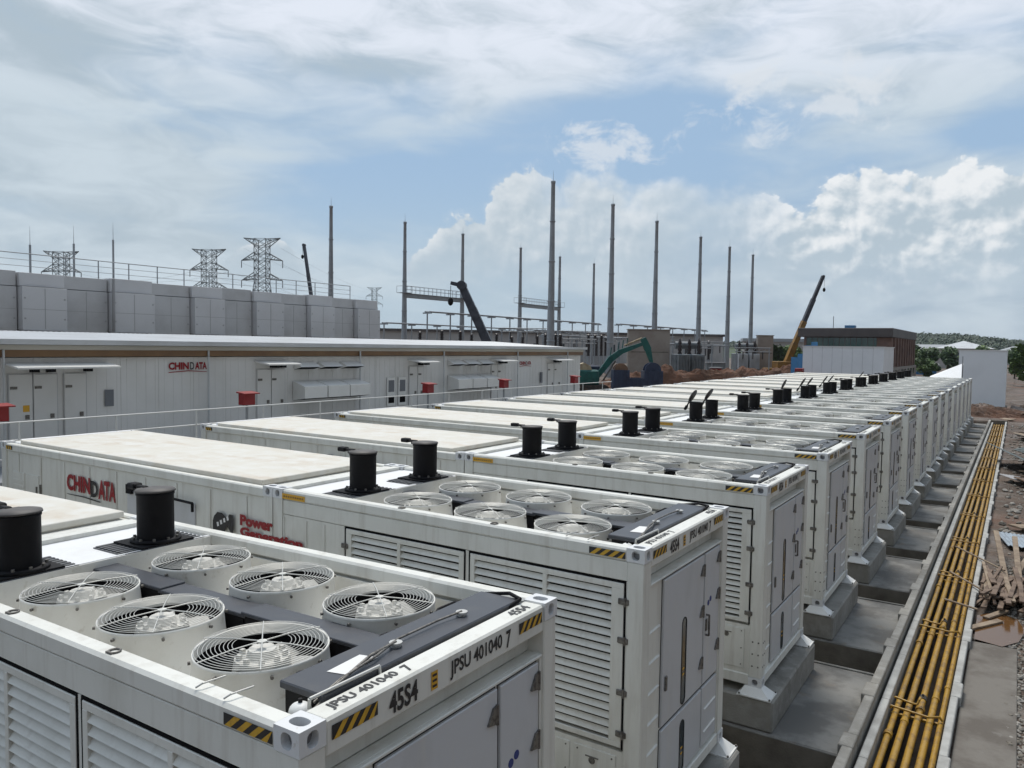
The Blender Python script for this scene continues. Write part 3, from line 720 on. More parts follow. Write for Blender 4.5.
tag(w.build('trench_kerb', M['concrete_l']), 'broken edged white concrete kerb on the right side of the pipe trench', 'kerb')
w = MB(); w.box(1.1, 2.3, 65.42, 65.62, -.75, .2, bev=.01)
tag(w.build('trench_end_wall', M['concrete_d']), 'mossy concrete wall closing the far end of the pipe trench', 'wall')
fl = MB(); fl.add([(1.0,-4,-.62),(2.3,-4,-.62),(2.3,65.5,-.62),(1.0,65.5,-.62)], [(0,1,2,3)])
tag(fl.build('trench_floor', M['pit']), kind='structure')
PX = [1.478, 1.625, 1.775, 1.938, 2.062]
for j, x in enumerate(PX):
    r0 = (.043,.047,.047,.047,.038)[j]
    root = thing('gas_pipe', ('leftmost yellow pipe in the trench, next to the pale lining', 'second yellow pipe from the left in the trench', 'middle yellow pipe of five in the trench, the one with valves', 'fourth yellow pipe from the left in the trench', 'thin rightmost yellow pipe hugging the white kerb in the trench')[j], 'pipe', (x, 30, -.12), 0, 'yellow pipes in the trench')
    p = MB(); rj = random.Random(j)
    pts = [(rj.uniform(-.006,.006), -34+k*4.1, rj.uniform(-.004,.004)) for k in range(17)] + [(0,35.2,0)]
    p.tube(pts, r0, 14); p.build('pipe_run', M['pipe'], root)
    for k in range(17):
        f = MB()
        yy = -33+k*4.06+.9*j*.6
        if j in (0,2) :
            f.cyl((0,yy,0),(0,yy+.05,0), r0+.018, n=14); f.cyl((0,yy+.05,0),(0,yy+.06,0), r0+.01, n=14); f.cyl((0,yy+.06,0),(0,yy+.10,0), r0+.018, n=14)
        else: f.cyl((0,yy,0),(0,yy+.09,0), r0+.008, n=14)
        f.build('pipe_joint', M['pipe'], root)
    if j == 2:
        for k in range(16):
            v = MB()
            yy = -33+k*4.06+9.6-8.12
            v.cyl((0,yy,0),(0,yy+.14,0), r0+.012, n=12); v.cyl((.0,yy+.07,.04),(.0,yy+.07,.09), .016, n=8); v.build('valve', M['track'], root)
k = 0
for yy in [1.75+PITCH*i for i in range(16)]:
    b = MB(); z = -.01
    b.tube([(1.43,yy+.45,-.02),(1.44,yy+.45,z),(1.66,yy+.36,z),(1.74,yy+.36,z),(1.76,yy+.40,z+.05),(1.77,yy+.5,z+.06)], .017, 7)
    b.tube([(1.42,yy+.1,-.05),(1.42,yy+.1,z),(1.92,yy,z),(2.05,yy+.1,z),(2.09,yy+.1,-.06)], .017, 7)
    b.box(1.41, 2.13, yy+.2, yy+.25, -.19, -.155)
    o = b.build('pipe_bracket', M['pipe'])
    tag(o, f'{nth(k)} yellow bracket of crossing rods over the trench pipes, counted from the camera', 'bracket', 'yellow brackets across the pipes'); k += 1

# ------------------------------------------------------------------ ground
def vn(x, y, s=1.0):
    from mathutils import noise
    return noise.noise(Vector((x*s, y*s, 1.7)))
def ground_z(x, y):
    if -13.15 < x < 2.2 and -5.9 < y < 66.0: return -.85
    d = 0
    if x > 2.2:
        a = min(1, max(0, (x-3.4)/2)); a2 = min(1, max(0, (y-66)/6))
        a = max(a, a2)
        d = a*(.35*vn(x,y,.22) + .18*vn(x,y,.8)) + .03*vn(x,y,2.5)*(1 if x > 2.9 else .2)
        if y > 67 and x < 14: d += .55*min(1,(y-67)/5)*(.5+.5*vn(x,y,.3))*max(0, 1-abs(y-74)/12)
    elif y > 66: d = .25*vn(x,y,.3)+.3*max(0,1-abs(y-70)/6)*(.5+.5*vn(x,y,.6))
    if abs(x) > 120 or y > 300: d = 0
    return -.03 + d
xs = [-4000,-1500,-600,-250,-120,-60,-40,-30,-26,-20,-16,-13.2,-13.15,-13,-10,-6,-2,1,2.195,2.2] + [2.2+.22*i for i in range(1,50)] + [13.5,15,17,20,25,32,45,70,120,250,600,1500,4000]
ys = [-600,-200,-60,-25,-12,-6,-5.9,-5] + [-4+.4*i for i in range(0,175)] + [66.0,66.05] + [66.4+.6*i for i in range(0,50)] + [97,100,105,110,120,135,160,200,250,300,420,600,1000,2000,5000]
ys = sorted(set(ys)); nx = len(xs)
g = MB(); vs = [(x,y,ground_z(x,y)) for y in ys for x in xs]
g.add(vs, [(j*nx+i, j*nx+i+1, (j+1)*nx+i+1, (j+1)*nx+i) for j in range(len(ys)-1) for i in range(nx-1)], 0, True)
tag(g.build('ground', M['soil']), kind='structure')
s = MB(); s.box(2.275, 2.98, -4, 13.6, -.2, .012, bev=.01); M['path'] = mat('muddy_path', (.17,.155,.135), .85, c2=(.11,.095,.08), scale=1.3, lo=.42, hi=.6, detail=9, bump=.3, bscale=30, c3=(.24,.23,.21), scale3=2.2, lo3=.6, hi3=.75)
tag(s.build('service_path', M['path']), kind='structure')
s = MB()
pp = [(2.32,13.7),(2.75,13.55),(3.0,14.0),(3.1,14.7),(2.98,15.4),(2.6,15.6),(2.31,15.2)]
s.poly([(a,b,.024) for a,b in pp]); tag(s.build('puddle_water', M['water']), kind='structure')
# rubble strewn beside the trench: uncountable
s = MB(); rs = random.Random(11)
for _ in range(8500):
    y = rs.uniform(8, 64) if rs.random() < .35 else rs.uniform(7.5, 20)
    x = (2.78 if y < 16 else 2.5) + abs(rs.gauss(0,1))*(.5 + y*.045)
    q = rs.choice((.010,.014,.02,.03,.04 if y < 22 else .09)) * rs.uniform(.7,1.4)
    z = ground_z(x,y)
    c = Vector((x,y,z+q*.25)); ph = rs.uniform(0,6.28); fl_ = rs.uniform(.5,.9); vs_l = []
    for zz, rr_, n_ in ((-.7,.6,5),(.1,1.0,5),(.75,.55,5)):
        for i in range(n_):
            t = ph + 2*math.pi*(i+.5*(zz > 0))/n_; k_ = rr_*rs.uniform(.75,1.2)
            vs_l.append(c + Vector((q*k_*math.cos(t), q*k_*1.15*math.sin(t), q*fl_*(zz+rs.uniform(-.12,.12)))))
    fs_ = [(j*5+i, j*5+(i+1)%5, j*5+5+(i+1)%5, j*5+5+i) for j in (0,1) for i in range(5)] + [(10,11,12,13,14)]
    s.add(vs_l, fs_, rs.choice((0,0,1)))
tag(s.build('rubble', [M['stone'], M['concrete_d']]), 'grey stone chips scattered over the mud beside the trench', 'rubble', kind='stuff')
# timber
TL = ['flat on top of the near pile', 'half buried under the near pile', 'leaning out of the near pile', 'with a split end', 'lying askew over others', 'wedged beside the kerb']
def plank(name, c, ln, w, t, rz, rx, mt, label, group):
    o = MB().box(-w/2, w/2, -ln/2, ln/2, -t/2, t/2, bev=.004).build(name, mt); o.location = c; o.rotation_euler = (rx, rnd.uniform(-.1,.1), rz)
    return tag(o, label, 'plank', group)
rp = random.Random(21)
NP = 58
for k in range(NP):
    lay = k // 15
    x = 2.36 + (k % 15)*.075 + rp.uniform(-.05,.05); y = 17.0 + rp.uniform(-.45,.6)
    plank('timber_plank', (x, y, .05 + lay*.075 + rp.uniform(0,.04)), rp.uniform(1.5,2.4), rp.uniform(.05,.11), .04, R(rp.gauss(-3,6)), R(rp.uniform(-3,3)), M['wood'] if rp.random() < .75 else M['wood2'],
          'weathered timber plank in the jumbled pile against the white kerb by the puddle', 'timber planks piled by the puddle')
for (x,y,z,ln,rz,rx,lab) in ((2.62,19.6,.32,3.4,5,8,'long pale plank leaning over the back of the timber pile'), (2.95,19.9,.25,3.2,2,6,'broad pale plank standing out highest behind the timber pile'),
                             (3.2,20.3,.22,2.8,-9,4,'grey plank slanting across the right of the timber pile'), (2.46,14.6,.05,.95,-30,0,'short plank end lying alone at the edge of the puddle'),
                             (2.62,15.4,.05,.8,-24,0,'small offcut plank between the puddle and the timber pile')):
    plank('timber_plank', (x,y,z), ln, .12, .04, R(rz), R(rx), M['wood2'], lab, 'loose planks around the pile')
for (x0,y0,x1,y1,z,lab) in ((1.62,20.6,2.72,18.4,.2,'round timber pole reaching from the trench to the long planks'), (1.66,17.9,2.36,16.4,.19,'short round pole laid across the trench beside the pile'), (1.72,15.6,2.32,15.0,.17,'shortest round pole across the trench nearest the puddle')):
    o = MB().cyl((x0,y0,z-.05),(x1,y1,z+.03),.024,.02,8).build('timber_pole', M['wood2']); tag(o, lab, 'pole', 'poles laid across the trench')
rb = random.Random(77)
for k in range(58):
    if k < 40: x, y = 3.3+abs(rb.gauss(0,1))*1.2, rb.uniform(20.5,60)
    else: x, y = rb.uniform(-1.5,6.5), rb.uniform(67.5,79)
    ln = rb.uniform(.9,2.1); o = MB().box(-ln/2,ln/2,-rb.uniform(.06,.3),rb.uniform(.06,.3),0,.05,bev=.004).build('scrap_board', M[('wood','wood','wood2','track','concrete_d')[k % 5]])
    o.location = (x,y,ground_z(x,y)+.05+rb.uniform(0,.25)); o.rotation_euler = (R(rb.uniform(-8,8)),R(rb.uniform(-8,8)),(rb.uniform(.55,2.4) if k < 40 else rb.uniform(-1.2,1.2)))
    tag(o, 'scrap board strewn on the mud between the timber pile and the tall white shed' if k < 40 else 'scrap board lying on the churned ground at the foot of the tall white shed', 'board', 'scrap boards along the mud strip' if k < 40 else 'scrap boards at the shed foot')
# scrap sheets
def sheet(c, w, l, rot, mt, label):
    b = MB(); n = 14
    vs = []
    for i in range(n+1):
        z = .025*(i % 2)
        vs += [(-w/2+w*i/n, -l/2, z), (-w/2+w*i/n, l/2, z)]
    b.add(vs, [(2*i,2*i+1,2*i+3,2*i+2)[::-1] for i in range(n)]); b.add([(v[0],v[1],v[2]-.01) for v in vs], [(2*i,2*i+1,2*i+3,2*i+2) for i in range(n)])
    o = b.build('metal_sheet', mt); o.location = c; o.rotation_euler = rot
    tag(o, label, 'sheet', 'scrap sheets dumped beside the trench'); return o
sheet((3.35,38.5,.42), 1.9, 6.0, (R(3),R(24),R(20)), M['sheet'], 'dark corrugated sheet propped beside the trench kerb')
sheet((4.3,44.5,.35), 1.6, 4.2, (R(2),R(14),R(-24)), M['sheet'], 'second dark corrugated sheet, lying farther along the mud strip')
sheet((2.95,22.6,.10), .7, 1.5, (R(2),R(4),R(12)), M['hoard_pale'], 'small pale blue sheet of plastic lying just behind the timber pile')
sheet((3.3,34.0,.16), .8, 2.6, (R(2),R(6),R(30)), M['clad_d'], 'grey corrugated sheet lying in front of the dark propped one')
sheet((4.4,52,.3), 2.2, 4.2, (R(0),R(4),R(20)), M['wood2'], 'tan plywood sheet lying flat far down the mud strip')
for (x,y,a,lab) in ((3.9,28,25,'grey concrete block lying on the mud right of the kerb'), (4.6,44,70,'far grey block half sunk in the mud')):
    o = MB().box(-.5,.5,-.16,.16,0,.28,bev=.02).build('concrete_block', M['concrete']); o.location = (x,y,ground_z(x,y)-.02); o.rotation_euler = (0,0,R(a)); tag(o, lab, 'block')
# heaps of earth
def heap(name, label, cx, cy, rx, ry, h, mt, seed, cat='earth mound', ang=0, p=1.0):
    b = MB(); n, k = 110, 34; vs = []
    for j in range(k+1):
        t = j/k
        for i in range(n):
            a = 2*math.pi*i/n
            q = 1 + .22*vn(math.cos(a)*2+seed, math.sin(a)*2, 1.0)
            z = h*(1-t)**.8*(1+.0) if t < 1 else -.15
            lx = rx*t*q*math.cos(a); ly = ry*t*q*math.sin(a); x = cx+lx*math.cos(ang)-ly*math.sin(ang); y = cy+lx*math.sin(ang)+ly*math.cos(ang)
            z = h*(math.cos(t**p*math.pi)*.5+.5)*(1+.45*vn(x*.9+seed,y*.9,.6)) + .25*h*vn(x,y,1.4)*(1-t) + (.16*vn(x+seed,y,2.6) + .10*vn(x,y+seed,5.5))*min(1,(1-t)*4) - .1*t
            vs.append((x,y,z))
    b.add(vs, [(j*n+i, j*n+(i+1)%n, (j+1)*n+(i+1)%n, (j+1)*n+i) for j in range(k) for i in range(n)][n*0:], 0, False)
    o = b.build(name, mt); return tag(o, label, cat, 'heaps of earth')
heap('earth_mound', 'long red earth bank in front of the transformers', -31, 85, 13, 3.5, 2.55, M['earth'], 1, ang=R(33), p=2.2)
heap('earth_mound', 'red brown earth heap left of the white box building', -22.5, 96, 8, 4, 3.0, M['earth'], 5, ang=R(25), p=2.0)
heap('earth_mound', 'low earth platform under the teal excavator', -30.5, 61.8, 6, 4, .8, M['earth'], 3, ang=R(33), p=3.5)
heap('earth_mound', 'dark earth heap under the tall white box at the row end', .3, 72.5, 5, 2.4, .8, M['soil'], 9, p=1.8)
heap('earth_mound', 'reddish mud heap right of the tall white box', 5.5, 84, 3.5, 6, 1.3, M['soil'], 13)
heap('earth_mound', 'brown mud bank at the right edge beyond the scrap sheets', 5.8, 60, 2.4, 6, .7, M['soil'], 17)

# ------------------------------------------------------------------ long modular building on the left
bA = thing('module_building', 'long low white building with brown band under its ribbed roof', 'building', (-16, 15, 0))
def A(): return MB(Matrix.Translation((16, -15, 0)))
b = A(); b.box(-27, -16, -6, 32.5, 0, 4.78)
y = -6
while y < 32.4:
    b.box(-16, -15.99, y, y+.03, 2.3, 4.78); y += 1.02
for i in range(150):
    yy = -5.9+i*.256; b.box(-16, -15.995, yy, yy+.05, 2.3, 4.78)
b.build('wall', M['clad'], bA)
b = A(); b.box(-27.2, -15.86, -6.1, 32.6, 4.96, 5.075, bev=.01); b.build('gutter', M['gutter'], bA)
b = A(); b.box(-16, -15.88, -6.05, 32.55, 4.80, 4.955); b.build('brown_band', M['brown'], bA)
b = A(); n = 250
vs = []
for i in range(n*2+1):
    yy = -6.2 + 38.9*i/(n*2); z = .035*(1 if i % 2 else 0)
    vs += [(-15.7, yy, 5.10+z), (-21.5, yy, 5.40+z), (-27.3, yy, 5.10+z)]
b.add(vs, [q for i in range(n*2) for q in ((3*i,3*i+3,3*i+4,3*i+1),(3*i+1,3*i+4,3*i+5,3*i+2))])
b.box(-15.76, -15.70, -6.2, 32.7, 5.08, 5.20)
b.build('roof', M['tar'], bA)
for k, yy in enumerate((5.55, 10.68, 16.53, 21.09, 26.36, 30.9)):
    b = A(); b.cyl((-15.84,yy,0.1),(-15.84,yy,4.96),.028,n=8); b.build('downpipe', M['tar'], bA)
def door(y0, y1, z0=2.4, z1=4.4):
    d = A(); d.box(-15.98, -15.955, y0, y1, z0, z1, bev=.008); d.box(-15.9815, -15.97, y0-.02, y1+.02, z0, z1+.02, 1)
    o = d.build('door', [M['clad'], M['clad_g']], bA)
    k = A(); k.box(-15.955, -15.93, y1-.16, y1-.08, z0+.98, z0+1.08); k.build('handle', M['steel'], o)
    k = A()
    for z in (z0+.35, z1-.3): k.box(-15.955,-15.93,y0+.02,y0+.16,z-.03,z+.03)
    k.build('hinge', M['steel'], o)
    return o
d0 = door(5.7, 6.19); door(6.22, 6.73); door(6.9, 7.4)
door(12.4, 12.9); door(12.92, 13.42); door(19.2, 19.65); door(19.68, 20.0); door(24.5, 24.95); door(24.98, 25.3); door(29.2, 29.75); door(29.8, 30.4)
k = A(); k.poly([(-15.953,5.98,3.55),(-15.953,6.12,3.55),(-15.953,6.12,3.7),(-15.953,5.98,3.7)]); k.build('sticker', M['labelyel'], d0)
def canopy(y0, y1):
    k = A(); k.add([(-15.98,y0,4.66),(-15.98,y1,4.66),(-15.3,y1,4.58),(-15.3,y0,4.58),(-15.98,y0,4.62),(-15.98,y1,4.62),(-15.3,y1,4.54),(-15.3,y0,4.54)], [(0,3,2,1),(4,5,6,7),(3,7,6,2),(0,4,7,3),(1,2,6,5)])
    o = k.build('canopy', M['white_clean'], bA)
    l = A()
    for yy in (y0+.5, y0+.85, y1-.6): l.box(-15.9,-15.75,yy,yy+.16,4.45,4.56)
    l.build('flood_lamp', M['black'], o)
canopy(5.6, 7.9); canopy(12.3, 13.5); canopy(19.1, 20.2); canopy(24.4, 25.6); canopy(29.1, 30.6)
def hood(y0, y1, z0, z1, small=False):
    k = A(); d = .55 if not small else .35
    k.add([(-15.98,y0,z1),(-15.98,y1,z1),(-15.98+d,y1,z1-.16),(-15.98+d,y0,z1-.16),(-15.98,y0,z0),(-15.98,y1,z0),(-15.98+d,y1,z0+.08),(-15.98+d,y0,z0+.08)],
          [(0,3,2,1),(3,7,6,2),(0,4,7,3),(1,2,6,5)]); k.add([(-15.98,y0,z0),(-15.98,y1,z0),(-15.98+d,y1,z0+.08),(-15.98+d,y0,z0+.08)], [(0,1,2,3)], 1)
    k.build('weather_hood' if not small else 'small_hood', [M['white_clean'], M['dark']], bA)
for k_ in range(3):
    hood(13.75+k_*.97, 14.67+k_*.97, 3.42, 4.02); hood(13.8+k_*.97, 14.6+k_*.97, 4.38, 4.62, True)
    hood(21.5+k_*.99, 22.42+k_*.99, 3.42, 4.02); hood(21.5+k_*.99, 22.3+k_*.99, 4.38, 4.62, True)
for yy in (18.0, 18.6):
    v = A(); v.box(-15.98, -15.95, yy, yy+.42, 3.0, 4.02, bev=.005); v.box(-15.95,-15.945,yy+.06,yy+.36,3.5,3.92,1); v.box(-15.95,-15.945,yy+.06,yy+.36,3.1,3.35,2); v.build('vent', [M['white_clean'], M['greyvent'], M['dark']], bA)
v = A(); v.box(-15.98, -15.965, 7.86, 8.08, 3.57, 3.98); v.build('window', M['greyvent'], bA)
v = A(); v.box(-15.98,-15.9,28.5,28.62,3.5,4.0); v.build('window', M['greyvent'], bA)
for y0, y1, z0, h in ((9.57,10.72,4.44,.2), (26.72,27.7,4.36,.16)):
    k = A(); w_ = (y1-y0)
    put_text(k, 'CHIN', .3, (-15.975,y0,z0), (0,1,0), (0,0,1), fit=(w_*.52,h), bold=.014); k.build('lettering', M['ink_red'], bA); k = A(); put_text(k, 'ATA', .3, (-15.975,y0+w_*.68,z0), (0,1,0), (0,0,1), fit=(w_*.32,h), bold=.014)
    k.build('lettering', M['ink_red'], bA); k = A()
    k.poly([(-15.975,y0,z0-.06),(-15.975,y0+w_*.5,z0-.02),(-15.975,y1,z0-.06),(-15.975,y1,z0-.075),(-15.975,y0+w_*.5,z0-.045),(-15.975,y0,z0-.08)][::-1])
    k.build('logo_stroke', M['ink_red'], bA)
    k = A(); put_text(k, 'D', .3, (-15.974,y0+w_*.55,z0), (0,1,0), (0,0,1), fit=(w_*.11,h), bold=.004); k.build('lettering', M['ink'], bA)
# cable ladder / frames low on the wall
# walkway with rail
wk = thing('walkway', 'raised steel walkway with legs in front of the long white building', 'walkway', (-15, 15, 0))
b = MB(Matrix.Translation((15,-15,0))); b.box(-15.95, -13.9, -6, 32, 2.28, 2.36); b.build('deck_grating', M['galv'], wk)
for yy in range(-5, 33, 4):
    b = MB(Matrix.Translation((15,-15,0))); b.box(-14.05,-13.95,yy,yy+.1,0,2.28); b.build('leg', M['galv'], wk)
rl = thing('railing', 'thin white handrail running along the walkway before the long building', 'railing', (-14, 15, 2.36))
b = MB(Matrix.Translation((14,-15,-2.36)))
for z in (3.53, 3.17, 2.8): b.cyl((-13.95,-6,z),(-13.95,32,z),.016,n=6)
b.build('rail', M['white_clean'], rl)
yy = -5
while yy < 32:
    b = MB(Matrix.Translation((14,-15,-2.36))); b.cyl((-13.95,yy,2.36),(-13.95,yy,3.53),.02,n=6); b.build('rail_post', M['white_clean'], rl); yy += 2.0
def to_x(y, z, x=-14.35):
    f = (2.796-x)/18.796
    return -2.4526+(y+2.4526)*f, 5.2144+(z-5.2144)*f
for (y0, lab) in ((5.15,'red fire equipment box on a post, leftmost at the picture edge'), (11.75,'red fire equipment box left of the first white weather hoods'), (20.02,'red fire equipment box beside the two grey window vents'), (25.2,'red fire equipment box right of the second group of hoods'), (31.6,'red fire equipment box at the far corner of the long building')):
    ya, z1 = to_x(y0, 3.82); yb, z0 = to_x(y0+.62, 3.33)
    t = thing('fire_box', lab, 'fire box', (-14.35, (ya+yb)/2, 2.36), 0, 'red fire boxes on posts')
    wd = .18; hz = z0-2.36+.04; h2 = z1-2.36-.03
    MB().box(-.12,.12,-wd,wd,hz,h2-.06,bev=.01).build('cabinet', M['red'], t)
    MB().add([(-.14,-wd-.05,h2-.06),(.20,-wd-.05,h2-.085),(.20,wd+.09,h2-.085),(-.14,wd+.09,h2-.06),(-.14,-wd-.05,h2-.02),(.20,-wd-.05,h2-.06),(.20,wd+.09,h2-.06),(-.14,wd+.09,h2-.02)], [(0,3,2,1),(4,5,6,7),(0,1,5,4),(1,2,6,5),(2,3,7,6),(3,0,4,7)]).build('sloped_lid', M['red'], t)
    MB().cyl((0,0,0),(0,0,hz),.035,n=8).build('post', M['galv'], t)

# ------------------------------------------------------------------ panelled hall behind it
bB = thing('panelled_hall', 'big grey building of stepped wall panels with railing on its roof', 'building', (-30, 15, 0))
def Bm(): return MB(Matrix.Translation((30,-15,0)))
b = Bm(); b.box(-60, -30.35, -8, 32.2, 0, 7.76); b.build('wall', M['clad_d'], bB)
edges = [-7.6,-5.6,-3.6,-1.6,.4,2.4,4.4,6.4,8.4,10.3,12.16,13.9,15.76,17.72,19.68,21.37,23.2,25.0,26.8,28.6,30.4,32.3]
for i in range(len(edges)-1):
    y0, y1 = edges[i], edges[i+1]; pr = .34 if i % 2 == 0 else .0
    b = Bm(); b.box(-30.35, -30.0+pr, y0+.025, y1-.025, 5.56 if pr else 5.42, 7.242, 0, bev=.008); b.box(-30.35, -30.05+pr*.5, y0+.025, y1-.025, 7.27, 7.80 + (.05 if i % 3 == 0 else 0), 0, bev=.008)
    xf = -30.0+pr; ym = (y0+y1)/2
    b.box(xf, xf+.006, ym-.012, ym+.012, 5.60, 7.20, 2); b.box(xf, xf+.006, y0+.06, y1-.06, 6.36, 6.378, 2)
    for zz in (6.0, 6.8):
        for yq in (y0+.12, y1-.12): b.box(xf, xf+.012, yq-.03, yq+.03, zz-.03, zz+.03, 2)
    if pr: b.box(-30.3,-30.1,y0+.06,y1-.06,5.35,5.55,1); b.box(xf-.3,xf+.05,y0+.03,y1-.03,5.53,5.557,0)
    b.build('wall_panel', [M['clad_g'] if i % 2 else M['clad_h'], M['dark'], M['clad_j']], bB)
b = Bm()
for z in (8.6, 8.35, 8.1): b.cyl((-30.5,-8,z),(-30.5,30.6,z),.022 if z > 8.5 else .012,n=6)
yy = -7.5
while yy < 30.7: b.cyl((-30.5,yy,7.76),(-30.5,yy,8.6),.025,n=6); yy += 1.36
b.build('roof_railing', M['galv'], bB)
for yy, zt in ((11.75,8.8),(13.02,9.0),(14.75,9.25),(16.45,9.62)):
    b = Bm(); b.cyl((-30.8,yy,7.76),(-30.8,yy,zt),.045,n=8); b.cyl((-30.8,yy,zt),(-30.8,yy,zt+.75),.012,.004,n=6); b.build('lightning_rod', M['galv'], bB)
b = Bm(); b.cyl((-29.6,15.77,0),(-29.6,15.77,7.8),.06,n=8); b.build('downpipe', M['clad_d'], bB)

# ------------------------------------------------------------------ masts and gantries
MAST = [(-102.2,96.9),(-102.2,117.0),(-101.7,135.8),(-103.2,162.0),(-56.6,98.4),(-103.9,183.1),(-103.6,202.9),(-56.9,119.4),(-57.2,139.5),(-57.1,164.0),(-56.7,183.2),(-56.3,201.3)]
ML = {0:'grey lightning mast rising behind the panelled hall, leftmost of all masts', 1:'slim mast carrying the left end of the longer railed gantry', 2:'slim mast at the right end of the longer railed gantry by the dark crane boom', 3:'slim mast at the left end of the short far gantry',
      4:'tallest looking grey mast, standing before the short gantry', 5:'slim mast at the right end of the short far gantry', 6:'lone slim mast between the two tallest masts, far row', 7:'second tallest grey mast, right behind the teal excavator',
      8:'grey mast rising behind the left brown firewall', 9:'grey mast between the two transformers', 10:'second grey mast from the right in the near row', 11:'rightmost grey lightning mast of the near row'}
def mast_mesh():
    b = MB(); r = [(.66,-.1),(.62,3),(.56,8),(.48,14),(.40,20),(.33,25.5),(.30,29.6),(.36,29.7),(.36,30.0),(.05,30.02)]
    b.lathe(r, n=12)
    for z in (6,12,18,24): b.lathe([(.66-.0112*z,z-.12),(.70-.0112*z,z-.1),(.70-.0112*z,z+.1),(.66-.0112*z,z+.12)], n=12)
    return b
m0 = None
for i, (x, y) in enumerate(MAST):
    if m0 is None:
        t = thing('lightning_mast', '', 'mast', (x,y,0), 0, 'tapering lightning masts of the substation'); mast_mesh().build('mast_shaft', M['galv'], t)
        MB().cyl((0,0,30),(0,0,31.6),.04,.01,6).build('mast_tip', M['galv'], t); m0 = t; index_children()
    else: t = copy_tree(m0); t.location = (x,y,0)
    t['label'] = ML[i]
def gantry(a, b_, z, label):
    a = Vector((*MAST[a],z)); b_ = Vector((*MAST[b_],z)); d = b_-a; Ln = d.length; ang = math.atan2(d.y,d.x)
    t = thing('gantry_beam', label, 'gantry', a, ang)
    MB().box(0, Ln, -.35, .35, -.5, .35, bev=.05).build('beam', M['galv'], t)
    k = MB()
    for z_ in (1.2, 1.9): k.cyl((0,-.5,z_),(Ln,-.5,z_),.035,n=5); k.cyl((0,.5,z_),(Ln,.5,z_),.035,n=5)
    n = int(Ln/1.3)
    for i in range(n+1):
        for s in (-.5,.5): k.cyl((Ln*i/n,s,.3),(Ln*i/n,s,1.9),.03,n=5)
    k.box(0,Ln,-.55,.55,.35,.42); k.build('railing', M['galv'], t)
    k = MB(); k.box(-1.1,1.1,-1.1,1.1,.42,.5); k.box(Ln-1.1,Ln+1.1,-1.1,1.1,.42,.5)
    for x in (0,Ln):
        for sx in (-1.1,1.1):
            for sy in (-1.1,1.1): k.cyl((x+sx,sy,.5),(x+sx,sy,1.8),.04,n=5)
        for sx in (-1.1,1.1): k.cyl((x+sx,-1.1,1.8),(x+sx,1.1,1.8),.04,n=5)
    k.build('service_platform', M['galv'], t)
gantry(1, 2, 15.2, 'longer railed steel gantry between two slim masts, by the dark crane')
gantry(3, 5, 15.6, 'short far railed steel gantry behind the tallest mast')
# bus bars with supports
def bus(x, y0, y1, n, z, label):
    t = thing('bus_bar', label, 'bus bar', (x,y0,0))
    k = MB()
    for s in (-.5,.5): k.cyl((s,0,z),(s,y1-y0,z),.12,n=6)
    k.build('rail', M['galv'], t)
    for i in range(n):
        yy = (y1-y0)*i/(n-1)
        q = MB(); q.cyl((0,yy,0),(0,yy,z-.1),.16,.12,8); q.box(-.9,.9,yy-.1,yy+.1,z-.35,z-.12); q.build('post', M['galv'], t)
bus(-80, 97.5, 160, 11, 10.7, 'long raised pipe bus bar on posts behind the long building')
bus(-70, 150, 205, 8, 10.3, 'second raised bus bar on posts behind the brown firewall')
bus(-66, 112, 148, 7, 7.2, 'lower pipe bus bar on short posts behind the excavator')
bus(-92, 100, 190, 13, 9.0, 'farther long bus bar on many posts beyond the dark crane')
bus(-50, 122, 160, 6, 6.0, 'low pipe bus bar between the two transformers')
def portal(label, x, y, w_, h, ang):
    t = thing('steel_portal', label, 'steel portal', (x,y,0), ang, 'small steel portals of the substation')
    for s_ in (-w_/2, w_/2): MB().cyl((s_,0,0),(s_,0,h),.13,.10,6).build('post', M['galv'], t)
    k = MB()
    for z_ in (h, h-.7): k.cyl((-w_/2-.3,0,z_),(w_/2+.3,0,z_),.08,n=5)
    n_ = int(w_/.9)
    for i in range(n_):
        a_ = -w_/2+w_*i/n_; k.cyl((a_,0,h-.7),(a_+w_/n_*.5,0,h),.04,n=4); k.cyl((a_+w_/n_*.5,0,h),(a_+w_/n_,0,h-.7),.04,n=4)
    k.build('truss_beam', M['galv'], t)
    for s_ in (-w_*.3, 0, w_*.3):
        q = MB(); q.lathe([(.04,0)]+[p_ for j in range(6) for p_ in ((.08,-.1-j*.2),(.2,-.16-j*.2),(.09,-.22-j*.2))]+[(.03,-1.4)], (s_,0,h-.7), 8); q.build('hanging_insulator', M['insul'], t)
for i, (x,y,w_,h) in enumerate(((-60,112,7,6.5),(-62,126,7,7.0),(-60,146,8,7.5),(-46,132,6,6.0),(-47,143,6,6.5),(-74,118,8,8.5),(-74,140,8,8.5),(-38,140,6,5.5))):
    portal(('small steel portal behind the teal boom','small steel portal left of the wide firewall','taller steel portal beyond the wide firewall','low steel portal right of the nearer transformer','low steel portal between the transformers','tall steel portal near the second tallest mast','tall steel portal far behind the excavator','lowest steel portal in front of the farther transformer')[i], x, y, w_, h, R(33))
